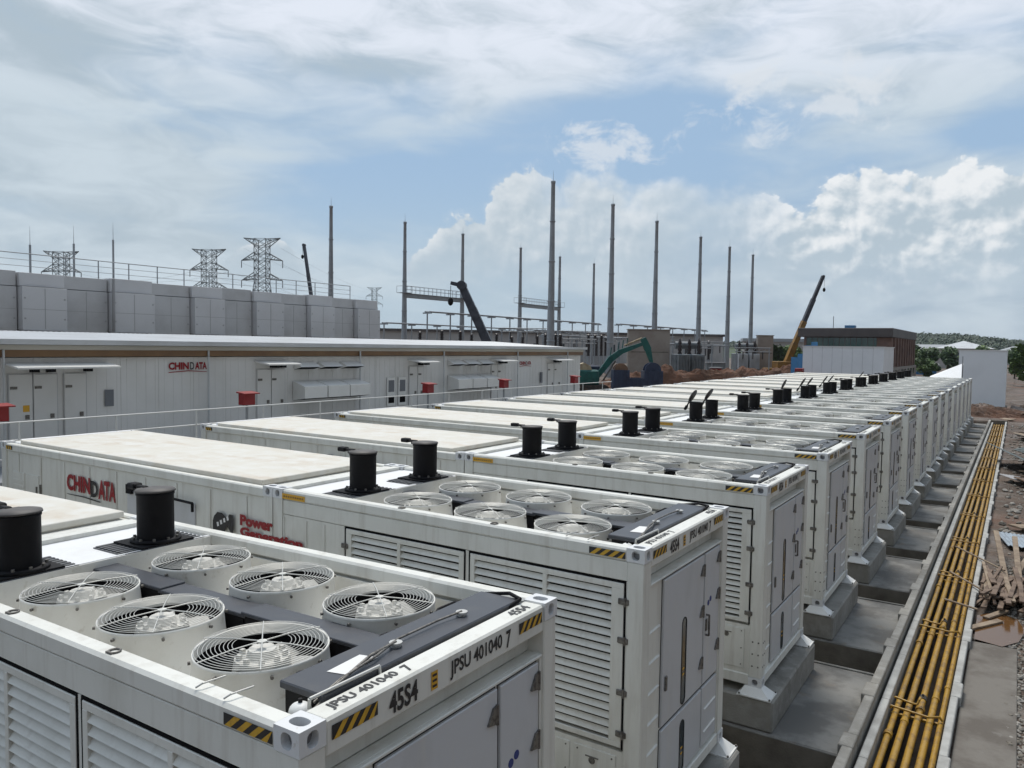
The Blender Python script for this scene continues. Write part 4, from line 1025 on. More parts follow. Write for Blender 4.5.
# insulator columns
ins = None; k = 0
ri = random.Random(5)
spots = [(-78+ri.uniform(-1,1), 93+i*5.2, ri.uniform(0,.8)) for i in range(11)] + [(-62,106+i*1.6,.4) for i in range(4)] + [(-62,121+i*2.6,.6) for i in range(3)] + [(-52,151,0),(-51,153.5,0),(-66,132,.5),(-66,136,.5)]
for i, (x,y,dz) in enumerate(spots):
    if ins is None:
        t = thing('insulator_column', '', 'insulator', (x,y,0), 0, 'dark insulator columns in the substation')
        MB().box(-.25,.25,-.25,.25,0,3.4).build('support', M['galv'], t)
        pr = []
        for j in range(15): pr += [(.22,3.4+j*.26),(.42,3.46+j*.26),(.24,3.56+j*.26)]
        MB().lathe([(.02,3.4)]+pr+[(.02,7.4)], n=10).build('insulator', M['insul'], t); ins = t; index_children()
    else: t = copy_tree(ins); t.location = (x,y,dz-.4)
    t['label'] = 'dark ribbed insulator column standing among the substation steelwork behind the white roofs'
# substation buildings
def simple_hall(name, label, corner, dirv, ln, dep, h, wm, rm, fascia=.9, bays=0):
    ang = math.atan2(dirv[1], dirv[0])
    t = thing(name, label, 'building', (corner[0],corner[1],0), ang)
    MB().box(0, ln, 0, dep, -.5, h-fascia).build('wall', wm, t)
    MB().box(-.6, ln+.6, -.6, dep+.6, h-fascia, h).build('roof', rm, t)
    if bays:
        for i in range(bays):
            x = ln*(i+.5)/bays
            MB().box(x-.9, x+.9, -.03, .02, h*.35, h*.6).build('window', M['glass'], t)
    return t
simple_hall('switchgear_hall', 'long grey switchgear hall with dark roof edge behind all the masts', (-172,176), (91,84), 122, 18, 10.2, M['substation_wall'], M['offroof'], .8, 14)
def firewall(label, a, b_, h, th=1.2):
    d = Vector((b_[0]-a[0], b_[1]-a[1])); t = thing('firewall', label, 'wall', (a[0],a[1],0), math.atan2(d.y,d.x), 'brown concrete firewalls beside the transformers')
    MB().box(0, d.length, 0, th, -.3, h, bev=.05).build('wall_slab', M['firewall'], t)
    MB().box(-.1, d.length+.1, -.1, th+.1, h, h+.15).build('coping', M['firewall'], t)
    MB().box(.5, d.length-.2, -.02, 0.0, h*.55, h*.57).build('joint_strip', M['concrete_d'], t)
firewall('wide brown firewall behind the excavator boom', (-50.3,112.5), (-44.6,116.2), 8.1)
firewall('narrow brown firewall at the right of the farther transformer', (-41.2,154.5), (-38.6,156.2), 8.0)
def transformer(label, c, s, ang, rad='tar'):
    t = thing('transformer', label, 'transformer', (c[0],c[1],0), ang, 'substation transformers')
    MB().box(-2.2*s,2.2*s,-1.5*s,1.5*s,.8*s,4.0*s,bev=.1).build('tank', M['trafo'], t)
    k = MB()
    for sx in (-1.9,.2):
        for i in range(8): k.box((sx+i*.22)*s,(sx+i*.22+.1)*s,-2.5*s,-1.55*s,1.2*s,3.9*s)
    k.build('radiator', M[rad], t)
    MB().cyl((-1.9*s,.2*s,5.3*s),(1.9*s,.2*s,5.3*s),.55*s,n=14).build('conservator', M['trafo'], t)
    for x in (-1.4,0,1.4):
        q = MB(); q.lathe([(.05,4.0*s),(.35*s,4.0*s),(.2*s,4.4*s),(.34*s,4.6*s),(.2*s,4.9*s),(.32*s,5.1*s),(.15*s,5.4*s),(.28*s,5.6*s),(.08*s,6.4*s),(.01,6.4*s)], (x*s,-.9*s,0), 10); q.build('bushing', M['insul'], t)
    MB().box(-2.6*s,2.6*s,-1.8*s,1.8*s,-.1,.8*s).build('base', M['concrete_d'], t)
transformer('nearer dark transformer with conservator barrel beside the wide firewall', (-41.6,116.4), 1.08, R(33), 'trafo')
transformer('farther grey transformer with pale radiator banks left of the narrow firewall', (-43.5,154.0), 1.1, R(33))
# small kit at the transformer feet
for (x,y,w_,h,mt,lab) in ((-46.5,126,3,2.2,'clad','white switch cabinet between the transformers'), (-44,137,3.4,2.6,'trafo','grey control kiosk left of the farther transformer'), (-41.5,118,2.2,1.6,'navy','small blue crate at the foot of the nearer transformer'), (-39.5,124,1.6,2.0,'red','dull red cabinet on the earth bank')):
    t = thing('site_cabinet', lab, 'cabinet', (x,y,0), R(33))
    MB().box(-w_/2,w_/2,-.8,.8,0,h,bev=.04).build('body', M[mt], t); MB().box(-w_/2-.15,w_/2+.15,-.95,.95,h,h+.15).build('roof', M['clad_d'], t)
    MB().box(-.05-w_/2+.3,-.05+w_/2-.3,-.83,-.805,.3,h-.2).build('door', M[mt], t)

# ------------------------------------------------------------------ pylons
def pylon(label, c, h, ang, w=10):
    t = thing('pylon', label, 'pylon', (c[0],c[1],0), ang, 'lattice power pylons')
    k = MB(); r = .17 if c[1] < 300 else .15
    def wid(z): return 3.3 + max(0, (h-16-z))*.18
    n = 16; lv = [h*i/n for i in range(n+1)]
    for i in range(n):
        a, b_ = wid(lv[i]), wid(lv[i+1])
        P = [Vector((sx*a/1.0*.5*1.3, sy*a*.5*1.3, lv[i])) for sx, sy in ((-1,-1),(1,-1),(1,1),(-1,1))]; Q = [Vector((sx*b_*.5*1.3, sy*b_*.5*1.3, lv[i+1])) for sx, sy in ((-1,-1),(1,-1),(1,1),(-1,1))]
        for j in range(4):
            k.cyl(P[j],Q[j],r*.9,n=4); k.cyl(P[j],Q[(j+1)%4],r*.6,n=4); k.cyl(P[(j+1)%4],Q[j],r*.6,n=4); k.cyl(Q[j],Q[(j+1)%4],r*.6,n=4)
    k.build('lattice_tower', M['pylon'], t)
    for z, hw, up in ((h-.2,w*.80,1.0),(h-7.2,w*.9,-1.4),(h-14.4,w*.9,-1.4)):
        bw = wid(z)*.65
        for s in (-1,1):
            k = MB()
            tip = Vector((s*hw,0,z + (.6 if up > 0 else -.6)))
            for sy in (-1,1):
                k.cyl((s*bw,sy*bw,z),tip,r,n=4); k.cyl((s*bw,sy*bw,z-up*2.2 if up > 0 else z+2.2),tip,r,n=4)
                for q in (.3,.6):
                    p1 = Vector((s*bw,sy*bw,z)).lerp(tip,q); p2 = Vector((s*bw,sy*bw,z-up*2.2 if up > 0 else z+2.2)).lerp(tip,q+.15); k.cyl(p1,p2,r*.7,n=4)
            if up < 0: k.cyl(tip, tip-Vector((0,0,2.6)), .16, n=5)
            k.build('cross_arm', M['pylon'], t)
PY = [((-310.5,153.1),39,R(35),'small looking lattice pylon far left above the roof railing'), ((-262.4,184.8),40.7,R(30),'shorter lattice pylon left of the tallest one above the panelled hall'), ((-228.8,183.1),42.6,R(30),'tallest lattice pylon with three wide arms above the panelled hall'),
      ((-489,516),56,R(30),'faint distant pylon right of the panelled hall')]
for c, h, a, l in PY: pylon(l, c, h, a, 8.5)
wv = thing('power_lines', 'thin sagging power lines strung between the pylons', 'power lines', (-270,170,0))
k = MB(Matrix.Translation((270,-170,0)))
for (a, b_, hz) in ((0,1,.62),(0,1,.84),(1,3,.84),(2,3,.62),(2,3,.84),(2,3,.97)):
    A_, B_ = PY[a], PY[b_]
    for s in (-7,7):
        p = Vector((A_[0][0]+s*math.cos(A_[2]), A_[0][1]+s*math.sin(A_[2]), A_[1]*hz-2)); q = Vector((B_[0][0]+s*math.cos(B_[2]), B_[0][1]+s*math.sin(B_[2]), B_[1]*hz-2))
        pts = [p.lerp(q,t/10)-Vector((0,0,4*6*(t/10)*(1-t/10)*.6)) for t in range(11)]; k.tube(pts, .035, 4)
k.build('cables', M['pylon'], wv)

# ------------------------------------------------------------------ machines
def rot_box(mb, a, b_, w, h0, h1, m=0):
    """tapered box beam from a to b (heights h0,h1), width w across horizontal normal"""
    a = Vector(a); b_ = Vector(b_); d = (b_-a).normalized(); n = Vector((-d.y,d.x,0)); n = n.normalized() if n.length > 1e-4 else Vector((0,1,0)); u = d.cross(n)
    if u.z < 0: u = -u
    vs = [p + n*(sx*w/2) + u*(sy*hh/2) for p, hh in ((a,h0),(b_,h1)) for sx, sy in ((-1,-1),(1,-1),(1,1),(-1,1))]
    mb.add(vs, [(0,1,2,3),(7,6,5,4),(0,4,5,1),(1,5,6,2),(2,6,7,3),(3,7,4,0)], m)
ex = thing('excavator', 'teal excavator with its raised arm bent down beyond the long building', 'excavator', (-30.9,61.4,.75), R(33.4))
k = MB()
for s in (-1.1,1.1):
    pts = []
    for i in range(10): a = math.pi/2+math.pi*i/9; pts.append((-1.6+.5*math.cos(a), s-.3, .5+.5*math.sin(a)))
    for i in range(10): a = -math.pi/2+math.pi*i/9; pts.append((1.6+.5*math.cos(a), s-.3, .5+.5*math.sin(a)))
    k.extrude_poly(pts, (0,.6,0))
k.build('track', M['track'], ex)
MB().box(-2.2,1.1,-1.3,1.3,1.0,2.35,bev=.12).box(-2.5,-1.4,-1.25,1.25,1.1,2.2,bev=.2).build('body', M['teal'], ex)
cb = MB().box(-.2,1.35,.65,1.28,1.2,2.75,bev=.12).build('cab', M['navy'], ex); MB().box(0,1.37,.72,1.30,2.0,2.6).build('cab_window', M['glass'], cb)
MB().cyl((-1.2,-.3,2.35),(-1.2,-.3,3.1),.09,n=8).build('exhaust_pipe', M['black'], ex)
k = MB(); rot_box(k,(.85,-.2,1.5),(2.3,-.2,3.45),.4,.42,.58); rot_box(k,(2.15,-.2,3.3),(3.2,-.2,4.1),.4,.58,.5); rot_box(k,(3.05,-.2,4.03),(5.35,-.2,4.9),.36,.48,.30); k.build('boom', M['teal'], ex)
k = MB(); rot_box(k,(5.2,-.2,5.35),(5.7,-.2,4.3),.3,.55,.66); rot_box(k,(5.66,-.2,4.4),(6.1,-.2,2.9),.28,.6,.26); k.build('stick', M['teal'], ex)
k = MB(); k.cyl((1.6,-.2,1.4),(2.7,-.2,3.2),.08,n=8); k.build('hydraulic_ram', M['steel'], ex); k = MB(); k.cyl((3.5,-.2,4.65),(5.1,-.2,5.35),.09,n=8); k.build('hydraulic_ram', M['cream'], ex)
k = MB()
for px_, pz_ in ((2.2,3.7),(2.9,4.2),(3.3,4.4),(3.7,4.6)): k.cyl((px_,-.2,pz_),(px_+.1,-.2,pz_+.75),.05,n=6)
k.build('hose_bracket', M['teal'], ex)
k = MB(); k.extrude_poly([(5.8,-.7,2.9),(6.35,-.7,3.0),(6.45,-.7,2.3),(6.0,-.7,1.8),(5.4,-.7,2.0)], (0,1.0,0)); k.build('bucket', M['track'], ex)
k = MB(); k.extrude_poly([(-1.1,-1.1,2.35),(.45,-1.1,2.35),(.3,-1.1,2.75),(-.3,-1.1,3.0),(-.9,-1.1,2.8)], (0,1.7,0)); k.build('engine_hood', M['cream'], ex)
def skip(label, c, hw, h):
    t = thing('skip', label, 'skip', (c[0],c[1],0), R(33.4), 'navy skips near the excavator')
    k = MB()
    for a0,a1,b0,b1 in ((-hw,hw,-.9,-.82),(-hw,hw,.82,.9),(-hw,-hw+.08,-.82,.82),(hw-.08,hw,-.82,.82)): k.box(a0,a1,b0,b1,.2,h)
    k.box(-hw+.08,hw-.08,-.82,.82,.2,.3); k.build('hopper', M['navy'], t)
    k = MB()
    for x in (-hw*.5,0,hw*.5): k.box(x-.05,x+.05,-.95,-.9,.3,h-.1)
    k.build('rib', M['navy'], t); MB().box(-hw*.8,hw*.8,-.6,.6,0,.2).build('skid', M['track'], t)
def drum(label, c, z, r, mt, core):
    t = thing('cable_drum', label, 'cable drum', (c[0],c[1],z), R(33.4), 'cable drums near the excavator')
    k = MB()
    for s_ in (-.6,.5): k.cyl((0,s_,r),(0,s_+.1,r),r,n=24)
    k.cyl((0,-.6,r),(0,.6,r),r*.2,n=10); k.build('flange', M[mt], t)
    MB().cyl((0,-.5,r),(0,.5,r),r*.82,n=24).build('cable', M[core], t)
SX, SY = -26.2, 59.9
def along(d): return (SX+.835*d, SY+.55*d)
skip('tall navy blue skip carrying the brown cable drum', along(-.45), .70, 3.25)
skip('low long navy blue skip between the two taller ones', along(1.0), .72, 2.55)
skip('tall navy blue skip carrying the navy drum under the excavator bucket', along(2.35), .82, 3.2)
drum('rust brown cable drum standing in a navy skip under the excavator boom', along(-.45), 2.6, .61, 'drumwood', 'navy')
drum('navy blue cable drum standing in a skip below the excavator bucket', along(2.35), 2.5, .72, 'navy', 'navy')

def mobile_crane(label, base, tip, w0, w1, bm, chassis, hook_drop, head=None, lower=None, lowfrac=.0):
    bx, by, bz = base; d = Vector(tip)-Vector(base); ang = math.atan2(d.y,d.x)
    t = thing('mobile_crane', label, 'crane', (bx,by,0), ang)
    hl = math.hypot(d.x,d.y); 
    k = MB().box(-4.5,4.5,-1.25,1.25,.9,1.7,bev=.08).build('chassis', M[chassis], t)
    for x in (-3.4,-2.0,2.0,3.4):
        q = MB(); q.cyl((x,-1.35,.6),(x,-.9,.6),.6,n=16); q.cyl((x,.9,.6),(x,1.35,.6),.6,n=16); q.build('wheel', M['rubber'], t)
    c = MB().box(3.2,4.6,-1.2,1.2,1.7,2.9,bev=.15).build('cab', M[chassis], t); MB().box(3.6,4.63,-1.1,1.1,2.2,2.75).build('windscreen', M['glass'], c)
    MB().box(-2.6,.6,-1.2,1.2,1.7,min(3.2,max(2.4,bz)),bev=.1).build('turret', M[chassis], t)
    z0 = 2.0
    a = Vector((0,0,bz)); e = Vector((hl,0,tip[2]))
    dirn = (e-a).normalized(); a0 = a - dirn*((bz-z0)/max(.2,dirn.z))
    k = MB(); n = 4
    segs = [a0.lerp(e,i/n) for i in range(n+1)]
    for i in range(n):
        f = i/n; ww = w0+(w1-w0)*f
        rot_box(k, segs[i], segs[i+1]-(segs[i+1]-segs[i])*.0, ww, ww*1.1, ww*1.1 if i < n-1 else ww, 1 if (i+.5)/n < lowfrac else 0)
    k.build('boom', [M[bm], M[lower or bm]], t)
    k = MB(); rot_box(k, e, e+Vector((-(head or 0),0,.25 if head else .1)), w1*.5, w1*.6, w1*.5); k.cyl(e+Vector((0,-w1*.7,0)), e+Vector((0,w1*.7,0)), w1*.7, n=10); k.build('boom_head', M[bm], t)
    hx = e + Vector((-(head or -w1*.8),0,0))
    k = MB(); k.cyl(hx, hx-Vector((0,0,hook_drop)), .03, n=4); k.build('hoist_rope', M['black'], t)
    k = MB(); k.sphere(hx-Vector((0,0,hook_drop+.25)), .28, 8, 6, sz=1.5); k.build('hook_block', M['black'], t)
mobile_crane('mobile crane with thick dark boom leaning left over the long roof', (-40.5,59.0,5.5), (-42.8,57.8,11.0), .82, .66, 'craneblack', 'craneblack', 1.3, head=-1.1)
mobile_crane('mobile crane with yellow lower and black upper boom near the white box building', (-34.8,152.2,3.0), (-29.7,156.75,19.6), 1.0, .42, 'craneblack', 'craneyellow', 2.3, lower='craneyellow', lowfrac=.42)
mobile_crane('mobile crane showing only a thin black boom above the panelled hall', (-112.5,101.9,12.5), (-114.4,101.4,24.2), .6, .42, 'craneblack', 'craneyellow', 2.0, head=None)

# ------------------------------------------------------------------ buildings ahead
t = thing('box_building', 'plain white box building with clad walls before the brown office', 'building', (-12.8,88.8,0))
MB().box(-4.05,3.95,-3.8,3.8,-.1,5.62).build('wall', M['boxwall'], t)
k = MB().box(-4.12,4.02,-3.87,3.87,5.62,5.7).build('roof_edge', M['white_clean'], t)
k = MB()
for i in range(1,8): k.box(-4.05+i-.012,-4.05+i+.012,-3.812,-3.801,0,5.6)
k.build('panel_joint', M['clad_g'], t)
t = thing('box_shed', 'tall plain white box shed beyond the end of the generator row', 'building', (0,83.5,0))
MB().box(-1.95,1.9,-1.5,1.5,.25,5.42).build('wall', M['boxwall'], t); MB().box(-2.0,1.95,-1.55,1.55,5.42,5.5).build('roof_edge', M['white_clean'], t); MB().box(-2.1,2.05,-1.6,1.6,-.1,.25).build('base', M['concrete_d'], t)
t = thing('lean_to_canopy', 'small white lean-to canopy with sloping top beside the tall white shed', 'canopy', (-2.4,74,0))
k = MB(); k.add([(-1.15,-1.2,3.0),(1.2,-1.2,3.0),(1.2,.9,4.3),(-1.15,-.9,3.15),(-1.15,-1.2,2.94),(1.2,-1.2,2.94),(1.2,.9,4.24),(-1.15,-.9,3.09)], [(0,1,2,3),(7,6,5,4),(0,4,5,1),(1,5,6,2),(2,6,7,3),(3,7,4,0)]); k.build('roof', M['rooflight'], t)
for sx in (-1.1,1.1): MB().cyl((sx,-1.15,-.1),(sx,-1.15,2.94),.05,n=6).build('post', M['galv'], t)
MB().cyl((1.15,.9,-.1),(1.15,.9,4.24),.05,n=6).build('post', M['galv'], t)
MB().cyl((1.25,-1.25,-.1),(1.25,-1.25,4.9),.04,n=6).build('post', M['galv'], t)
# brown office
t = thing('office_building', 'brown brick office with deep flat dark roof and green glazing', 'building', (-22,156,0))
x0, x1, y0, y1 = -7.2, 7.0, -15.5, 18
MB().box(x0,x1,y0,y1,-.2,7.55).build('wall', M['offwall'], t)
MB().box(x0-.9,x1+.15,y0-.9,y1+.9,7.6,9.15,bev=.06).build('roof', M['offroof'], t)
MB().box(x0+.4,x1-2.4,y0-.06,y0,5.2,7.5).build('glazing', M['offglass'], t)
k = MB()
for i in range(13): x = x0+.5+i*.9; k.box(x-.04,x+.04,y0-.1,y0-.062,5.2,7.5)
k.build('mullion', M['offroof'], t)
for i in range(9):
    yy = y0+1+i*3.6
    MB().box(x1,x1+.35,yy,yy+.9,2.6,7.55).build('pilaster', M['offwall'], t)
    for z in (3.0,5.4): MB().box(x1-.1,x1+.03,yy+1.4,yy+2.9,z,z+1.6).build('window', M['glass'], t)
MB().box(x1-.05,x1+.4,y0,y1,-.2,2.55).build('stone_base', M['offstone'], t)
for i in range(7): MB().box(x1+.38,x1+.42,y0+1+i*4.4,y0+3.6+i*4.4,.3,2.1).build('window', M['glass'], t)
k = MB(); k.box(-2.6,-.9,-4,-2,9.15,10.0,bev=.05); k.build('roof_unit', M['hoard'], t); MB().cyl((-4.2,-6,9.15),(-4.2,-6,11.6),.06,n=6).build('antenna', M['pylon'], t)
t = thing('site_hoarding', 'blue hoarding and stacked blue panels left of the white box building', 'hoarding', (-18.3,92,0), R(8))
for i in range(4): MB().box(-1.4+i*.72,-1.4+i*.72+.7,-.04,.04,0,4.4+(i % 2)*.4+(1.4 if i > 1 else 0)).build('panel', M['hoard'], t)
MB().box(-1.4,1.4,.04,.12,.4,.55).build('rail', M['galv'], t)
t = thing('site_cabinet', 'rust red cabinet at the left foot of the white box building', 'cabinet', (-16.6,82.6,0)); MB().box(-.4,.4,-.4,.4,0,3.3,bev=.03).build('body', M['red'], t); MB().box(-.35,.35,-.42,-.401,.3,3.0).build('door', M['offwall'], t)
t = thing('green_netting_fence', 'teal green safety netting fence at the right edge of the site', 'fence', (7.5,96,0), R(12))
k = MB(); 
for i in range(12): k.add([(-4+i*.8,.05*(i%2),1.0),(-3.2+i*.8,.05*((i+1)%2),1.0+.1*(i%3)),(-3.2+i*.8,.05*((i+1)%2),2.3+.1*(i%2)),(-4+i*.8,.05*(i%2),2.3)], [(0,1,2,3)])
k.build('netting', M['net'], t)
for i in range(5): MB().cyl((-4+i*2.2,.08,-.2),(-4+i*2.2,.08,2.5),.05,n=6).build('post', M['wood'], t)

def house(name, label, c, w_, d, h, rh, ang, wm, rm, hip=True, cat='building'):
    t = thing(name, label, cat, (c[0],c[1],c[2] if len(c) > 2 else 0), ang)
    MB().box(-w_/2,w_/2,-d/2,d/2,-3,h).build('wall', wm, t)
    k = MB(); e = .6
    if hip:
        q = min(w_,d)*.5 if w_ != d else w_*.5
        rx = max(.01,w_/2-q); ry = max(.01,d/2-q)
        k.add([(-w_/2-e,-d/2-e,h),(w_/2+e,-d/2-e,h),(w_/2+e,d/2+e,h),(-w_/2-e,d/2+e,h),(-rx,-ry,h+rh),(rx,-ry,h+rh),(rx,ry,h+rh),(-rx,ry,h+rh)], [(0,1,5,4),(1,2,6,5),(2,3,7,6),(3,0,4,7),(4,5,6,7),(3,2,1,0)])
    else: k.box(-w_/2-e,w_/2+e,-d/2-e,d/2+e,h,h+rh)
    k.build('roof', rm, t)
    n = max(2,int(w_/4))
    for i in range(n):
        x = -w_/2+w_*(i+.5)/n
        MB().box(x-.7,x+.7,-d/2-.03,-d/2+.02,h*.45,h*.8).build('window', M['glass'], t)
    return t
house('pavilion', 'pale hip roofed pavilion showing above the tall white shed', (-13,300), 16, 16, 6.6, 2.6, R(5), M['farwall'], M['tar'])
house('far_house', 'long low grey roofed building right of the brown office', (-26,338), 20, 10, 5.8, 2.4, R(8), M['farwall'], M['farroof'])
house('far_house', 'smaller grey roofed house below the hill behind the pavilion', (3,420), 16, 10, 6.2, 2.2, R(8), M['farwall'], M['farroof'])
house('far_house', 'flat pale shed far behind the yellow crane boom', (-70,300), 34, 14, 8.2, 1.2, R(20), M['farwall'], M['farroof'], False)
house('far_house', 'blue and white hut among the trees right of the office', (-16.5,205), 6, 4, 2.4, .9, R(10), M['hoard'], M['tar'])
house('far_house', 'low pale building at the far left right of the panelled hall', (-190,240), 50, 16, 7, 1.2, R(40), M['farwall'], M['farroof'], False)

# ------------------------------------------------------------------ trees, hills
def crown_mesh(seed, hgt, rad, n=2600, leaf=.36):
    q = random.Random(seed); b = MB()
    cl = []
    for _ in range(16):
        a = q.uniform(0,6.28); rr_ = rad*math.sqrt(q.random())*.8; z = hgt*q.uniform(.16,.92)
        cl.append((Vector((rr_*math.cos(a)*(1.15-z/hgt*.55), rr_*math.sin(a)*(1.15-z/hgt*.55), z)), rad*q.uniform(.25,.48)))
    for _ in range(n):
        c, r = q.choice(cl)
        d = Vector((q.gauss(0,1),q.gauss(0,1),q.gauss(0,.8))); d = d.normalized()*r*(q.random()**.4)
        p = c+d; s = leaf*q.uniform(.5,1.3)
        u = Vector((q.uniform(-1,1),q.uniform(-1,1),q.uniform(-.5,.5))).normalized(); v = u.orthogonal().normalized()
        b.add([p-u*s-v*s*.5, p+u*s*.2-v*s*.7, p+u*s+v*s*.3, p-u*s*.1+v*s*.6], [(0,1,2,3)])
    return b, cl
def trunk_mesh(cl, hgt, rad):
    b = MB(); b.cyl((0,0,-.4),(0.1,0,hgt*.55), rad*.075, rad*.04, 8)
    for c, r in cl[:9]: b.cyl((.06,0,hgt*.3),c,rad*.032,rad*.01,5)
    return b
protos = []
for sd, h, r, mt in ((1,8,3.4,'leaf'),(2,9.5,3.0,'leafd'),(3,6,3.2,'leaf')):
    t = thing('broadleaf_tree', '', 'tree', (0,0,0), 0, 'trees beyond the site'); cr, cl = crown_mesh(sd,h,r)
    cr.build('crown', M[mt], t); trunk_mesh(cl,h,r).build('trunk', M['bark'], t); protos.append(t)
index_children()
TR = [(-14.3,196,1,.78,'bushy green tree in front of the pavilion roof'), (-11.2,206,1,.82,'rounded bright green tree just left of the tall white shed'), (-17.5,186,2,.7,'dark tree right of the office wall'), (-19,230,2,.95,'tree between the office and the long grey roofed building'), (-8,215,0,.7,'tree partly hidden by the tall white shed'),
      (-13,176,2,.62,'low tree above the white lean-to canopy'), (-44,178,1,.8,'dark tree between the narrow firewall and the yellow crane'), (-41.8,186,0,.75,'green tree left of the yellow crane foot'), (-46,196,0,.8,'tree behind the farther transformer'), (-38.5,180,2,.75,'low tree behind the yellow crane'),
      (4.4,150,0,.85,'leafy tree at the right edge beside the tall white shed'), (7.5,172,1,.9,'dark tree at the far right edge under the hill'), (2.2,190,1,.8,'tree just right of the tall white shed'), (6,215,2,1.1,'broad tree on the right behind the netting fence'), (-23,255,1,.9,'tree in front of the long grey roofed building'), (-6,240,0,.9,'tree under the pavilion eaves'), (9.5,240,1,1.0,'darker tree far right below the hillside')]
used = set()
for i, (x,y,pi,s,lab) in enumerate(TR):
    if pi not in used: t = protos[pi]; used.add(pi)
    else: t = copy_tree(protos[pi])
    t.location = (x,y,0); t.scale = (s*1.05,s*1.05,s); t.rotation_euler = (0,0,i*1.7); t['label'] = lab
# hills: ridge behind the site
def hill_h(x, y):
    az = math.degrees(math.atan2(x-2.8, y+2.4)); d = math.hypot(x-2.8, y+2.4)
    prof = [(-80,9),(-60,9),(-45,10),(-36,10.5),(-28,11),(-22,12),(-16,13),(-12,15),(-9,19),(-7,22),(-4.5,21),(-2.5,20),(0,16.5),(4,14),(12,16),(30,14),(60,10)]
    hgt = 8
    for (a0,h0),(a1,h1) in zip(prof, prof[1:]):
        if a0 <= az <= a1: hgt = h0+(h1-h0)*(az-a0)/(a1-a0)
    f = min(1,max(0,(d-430)/330)); f = f*f*(3-2*f); g_ = min(1,max(0,(1100-d)/300))
    return (hgt-4)*f*g_*(1+.12*vn(x,y,.012)) - .5
b = MB(); na, nd = 120, 22; vs = []
for j in range(nd+1):
    d = 420 + 700*j/nd
    for i in range(na+1):
        a = R(-85+150*i/na); x = 2.8+d*math.sin(a); y = -2.4+d*math.cos(a); vs.append((x,y,hill_h(x,y)))
b.add(vs, [(j*(na+1)+i,(j+1)*(na+1)+i,(j+1)*(na+1)+i+1,j*(na+1)+i+1)[::-1] for j in range(nd) for i in range(na)], 0, True)
tag(b.build('hills', M['hill']), kind='structure')
rf = random.Random(4); b = MB()
def clump(p, r, n):
    for _ in range(n):
        d = Vector((rf.gauss(0,1),rf.gauss(0,1),abs(rf.gauss(0,1))*1.1)).normalized()*r*rf.uniform(.55,1.05)
        c = p+d; s = r*rf.uniform(.18,.36); u = Vector((rf.uniform(-1,1),rf.uniform(-1,1),rf.uniform(-.4,.4))).normalized(); v = u.orthogonal().normalized()
        b.add([c-u*s-v*s*.6, c+u*s*.3-v*s*.8, c+u*s+v*s*.4, c-u*s*.2+v*s*.8], [(0,1,2,3)])
for _ in range(6000):
    az = rf.uniform(-16,8) if rf.random() < .55 else rf.uniform(-50,-16); d = rf.uniform(450,860)
    if az < -16: d = rf.uniform(640,800)
    x = 2.8+d*math.sin(R(az)); y = -2.4+d*math.cos(R(az)); r = rf.uniform(1.6,3.4)
    clump(Vector((x,y,hill_h(x,y)+r*.45)), r, 22)
tag(b.build('woodland', M['forest']), 'dark green woodland covering the low hills on the horizon', 'woodland', kind='stuff')

# ------------------------------------------------------------------ sky
SUN_AZ, SUN_EL = -40, 62
wd = bpy.data.worlds.new('World'); SC.world = wd; wd.use_nodes = True; wd.cycles.sampling_method = 'NONE'
nt = wd.node_tree; nt.nodes.clear()
class E:
    def __init__(s, k): s.k = k
    @staticmethod
    def op(o, *a):
        n = nt.nodes.new('ShaderNodeMath'); n.operation = o
        for i, q in enumerate(a):
            if isinstance(q, E): nt.links.new(q.k, n.inputs[i])
            else: n.inputs[i].default_value = q
        return E(n.outputs[0])
    def __add__(s, o): return E.op('ADD', s, o)
    __radd__ = __add__
    def __sub__(s, o): return E.op('SUBTRACT', s, o)
    def __rsub__(s, o): return E.op('SUBTRACT', o, s)
    def __mul__(s, o): return E.op('MULTIPLY', s, o)
    __rmul__ = __mul__
    def __truediv__(s, o): return E.op('DIVIDE', s, o)
def vmax(a, b_): return E.op('MAXIMUM', a, b_)
def smooth(x, lo, hi):
    n = nt.nodes.new('ShaderNodeMapRange'); n.interpolation_type = 'SMOOTHSTEP'; n.inputs[1].default_value = lo; n.inputs[2].default_value = hi; nt.links.new(x.k, n.inputs[0]); return E(n.outputs[0])
def comb(x, y, z=0.0):
    n = nt.nodes.new('ShaderNodeCombineXYZ')
    for i, q in enumerate((x,y,z)):
        if isinstance(q, E): nt.links.new(q.k, n.inputs[i])
        else: n.inputs[i].default_value = q
    return n.outputs[0]
def noise(vec, scale, detail=8, rough=.55, dist=0.0):
    n = nt.nodes.new('ShaderNodeTexNoise'); n.noise_dimensions = '2D'; n.inputs['Scale'].default_value = scale; n.inputs['Detail'].default_value = detail; n.inputs['Roughness'].default_value = rough; n.inputs['Distortion'].default_value = dist
    nt.links.new(vec, n.inputs['Vector']); return E(n.outputs[0])
def voro(vec, scale):
    n = nt.nodes.new('ShaderNodeTexVoronoi'); n.voronoi_dimensions = '2D'; n.feature = 'SMOOTH_F1'; n.inputs['Scale'].default_value = scale; n.inputs['Smoothness'].default_value = .35
    n.inputs['Detail'].default_value = 2.5; n.inputs['Roughness'].default_value = .5
    nt.links.new(vec, n.inputs['Vector']); return E(n.outputs['Distance'])
def cmix(f, a, b_):
    n = nt.nodes.new('ShaderNodeMix'); n.data_type = 'RGBA'; nt.links.new(f.k, n.inputs[0])
    for s_, q in ((6,a),(7,b_)):
        if isinstance(q, tuple): n.inputs[s_].default_value = (*q,1)
        else: nt.links.new(q, n.inputs[s_])
    return n.outputs[2]
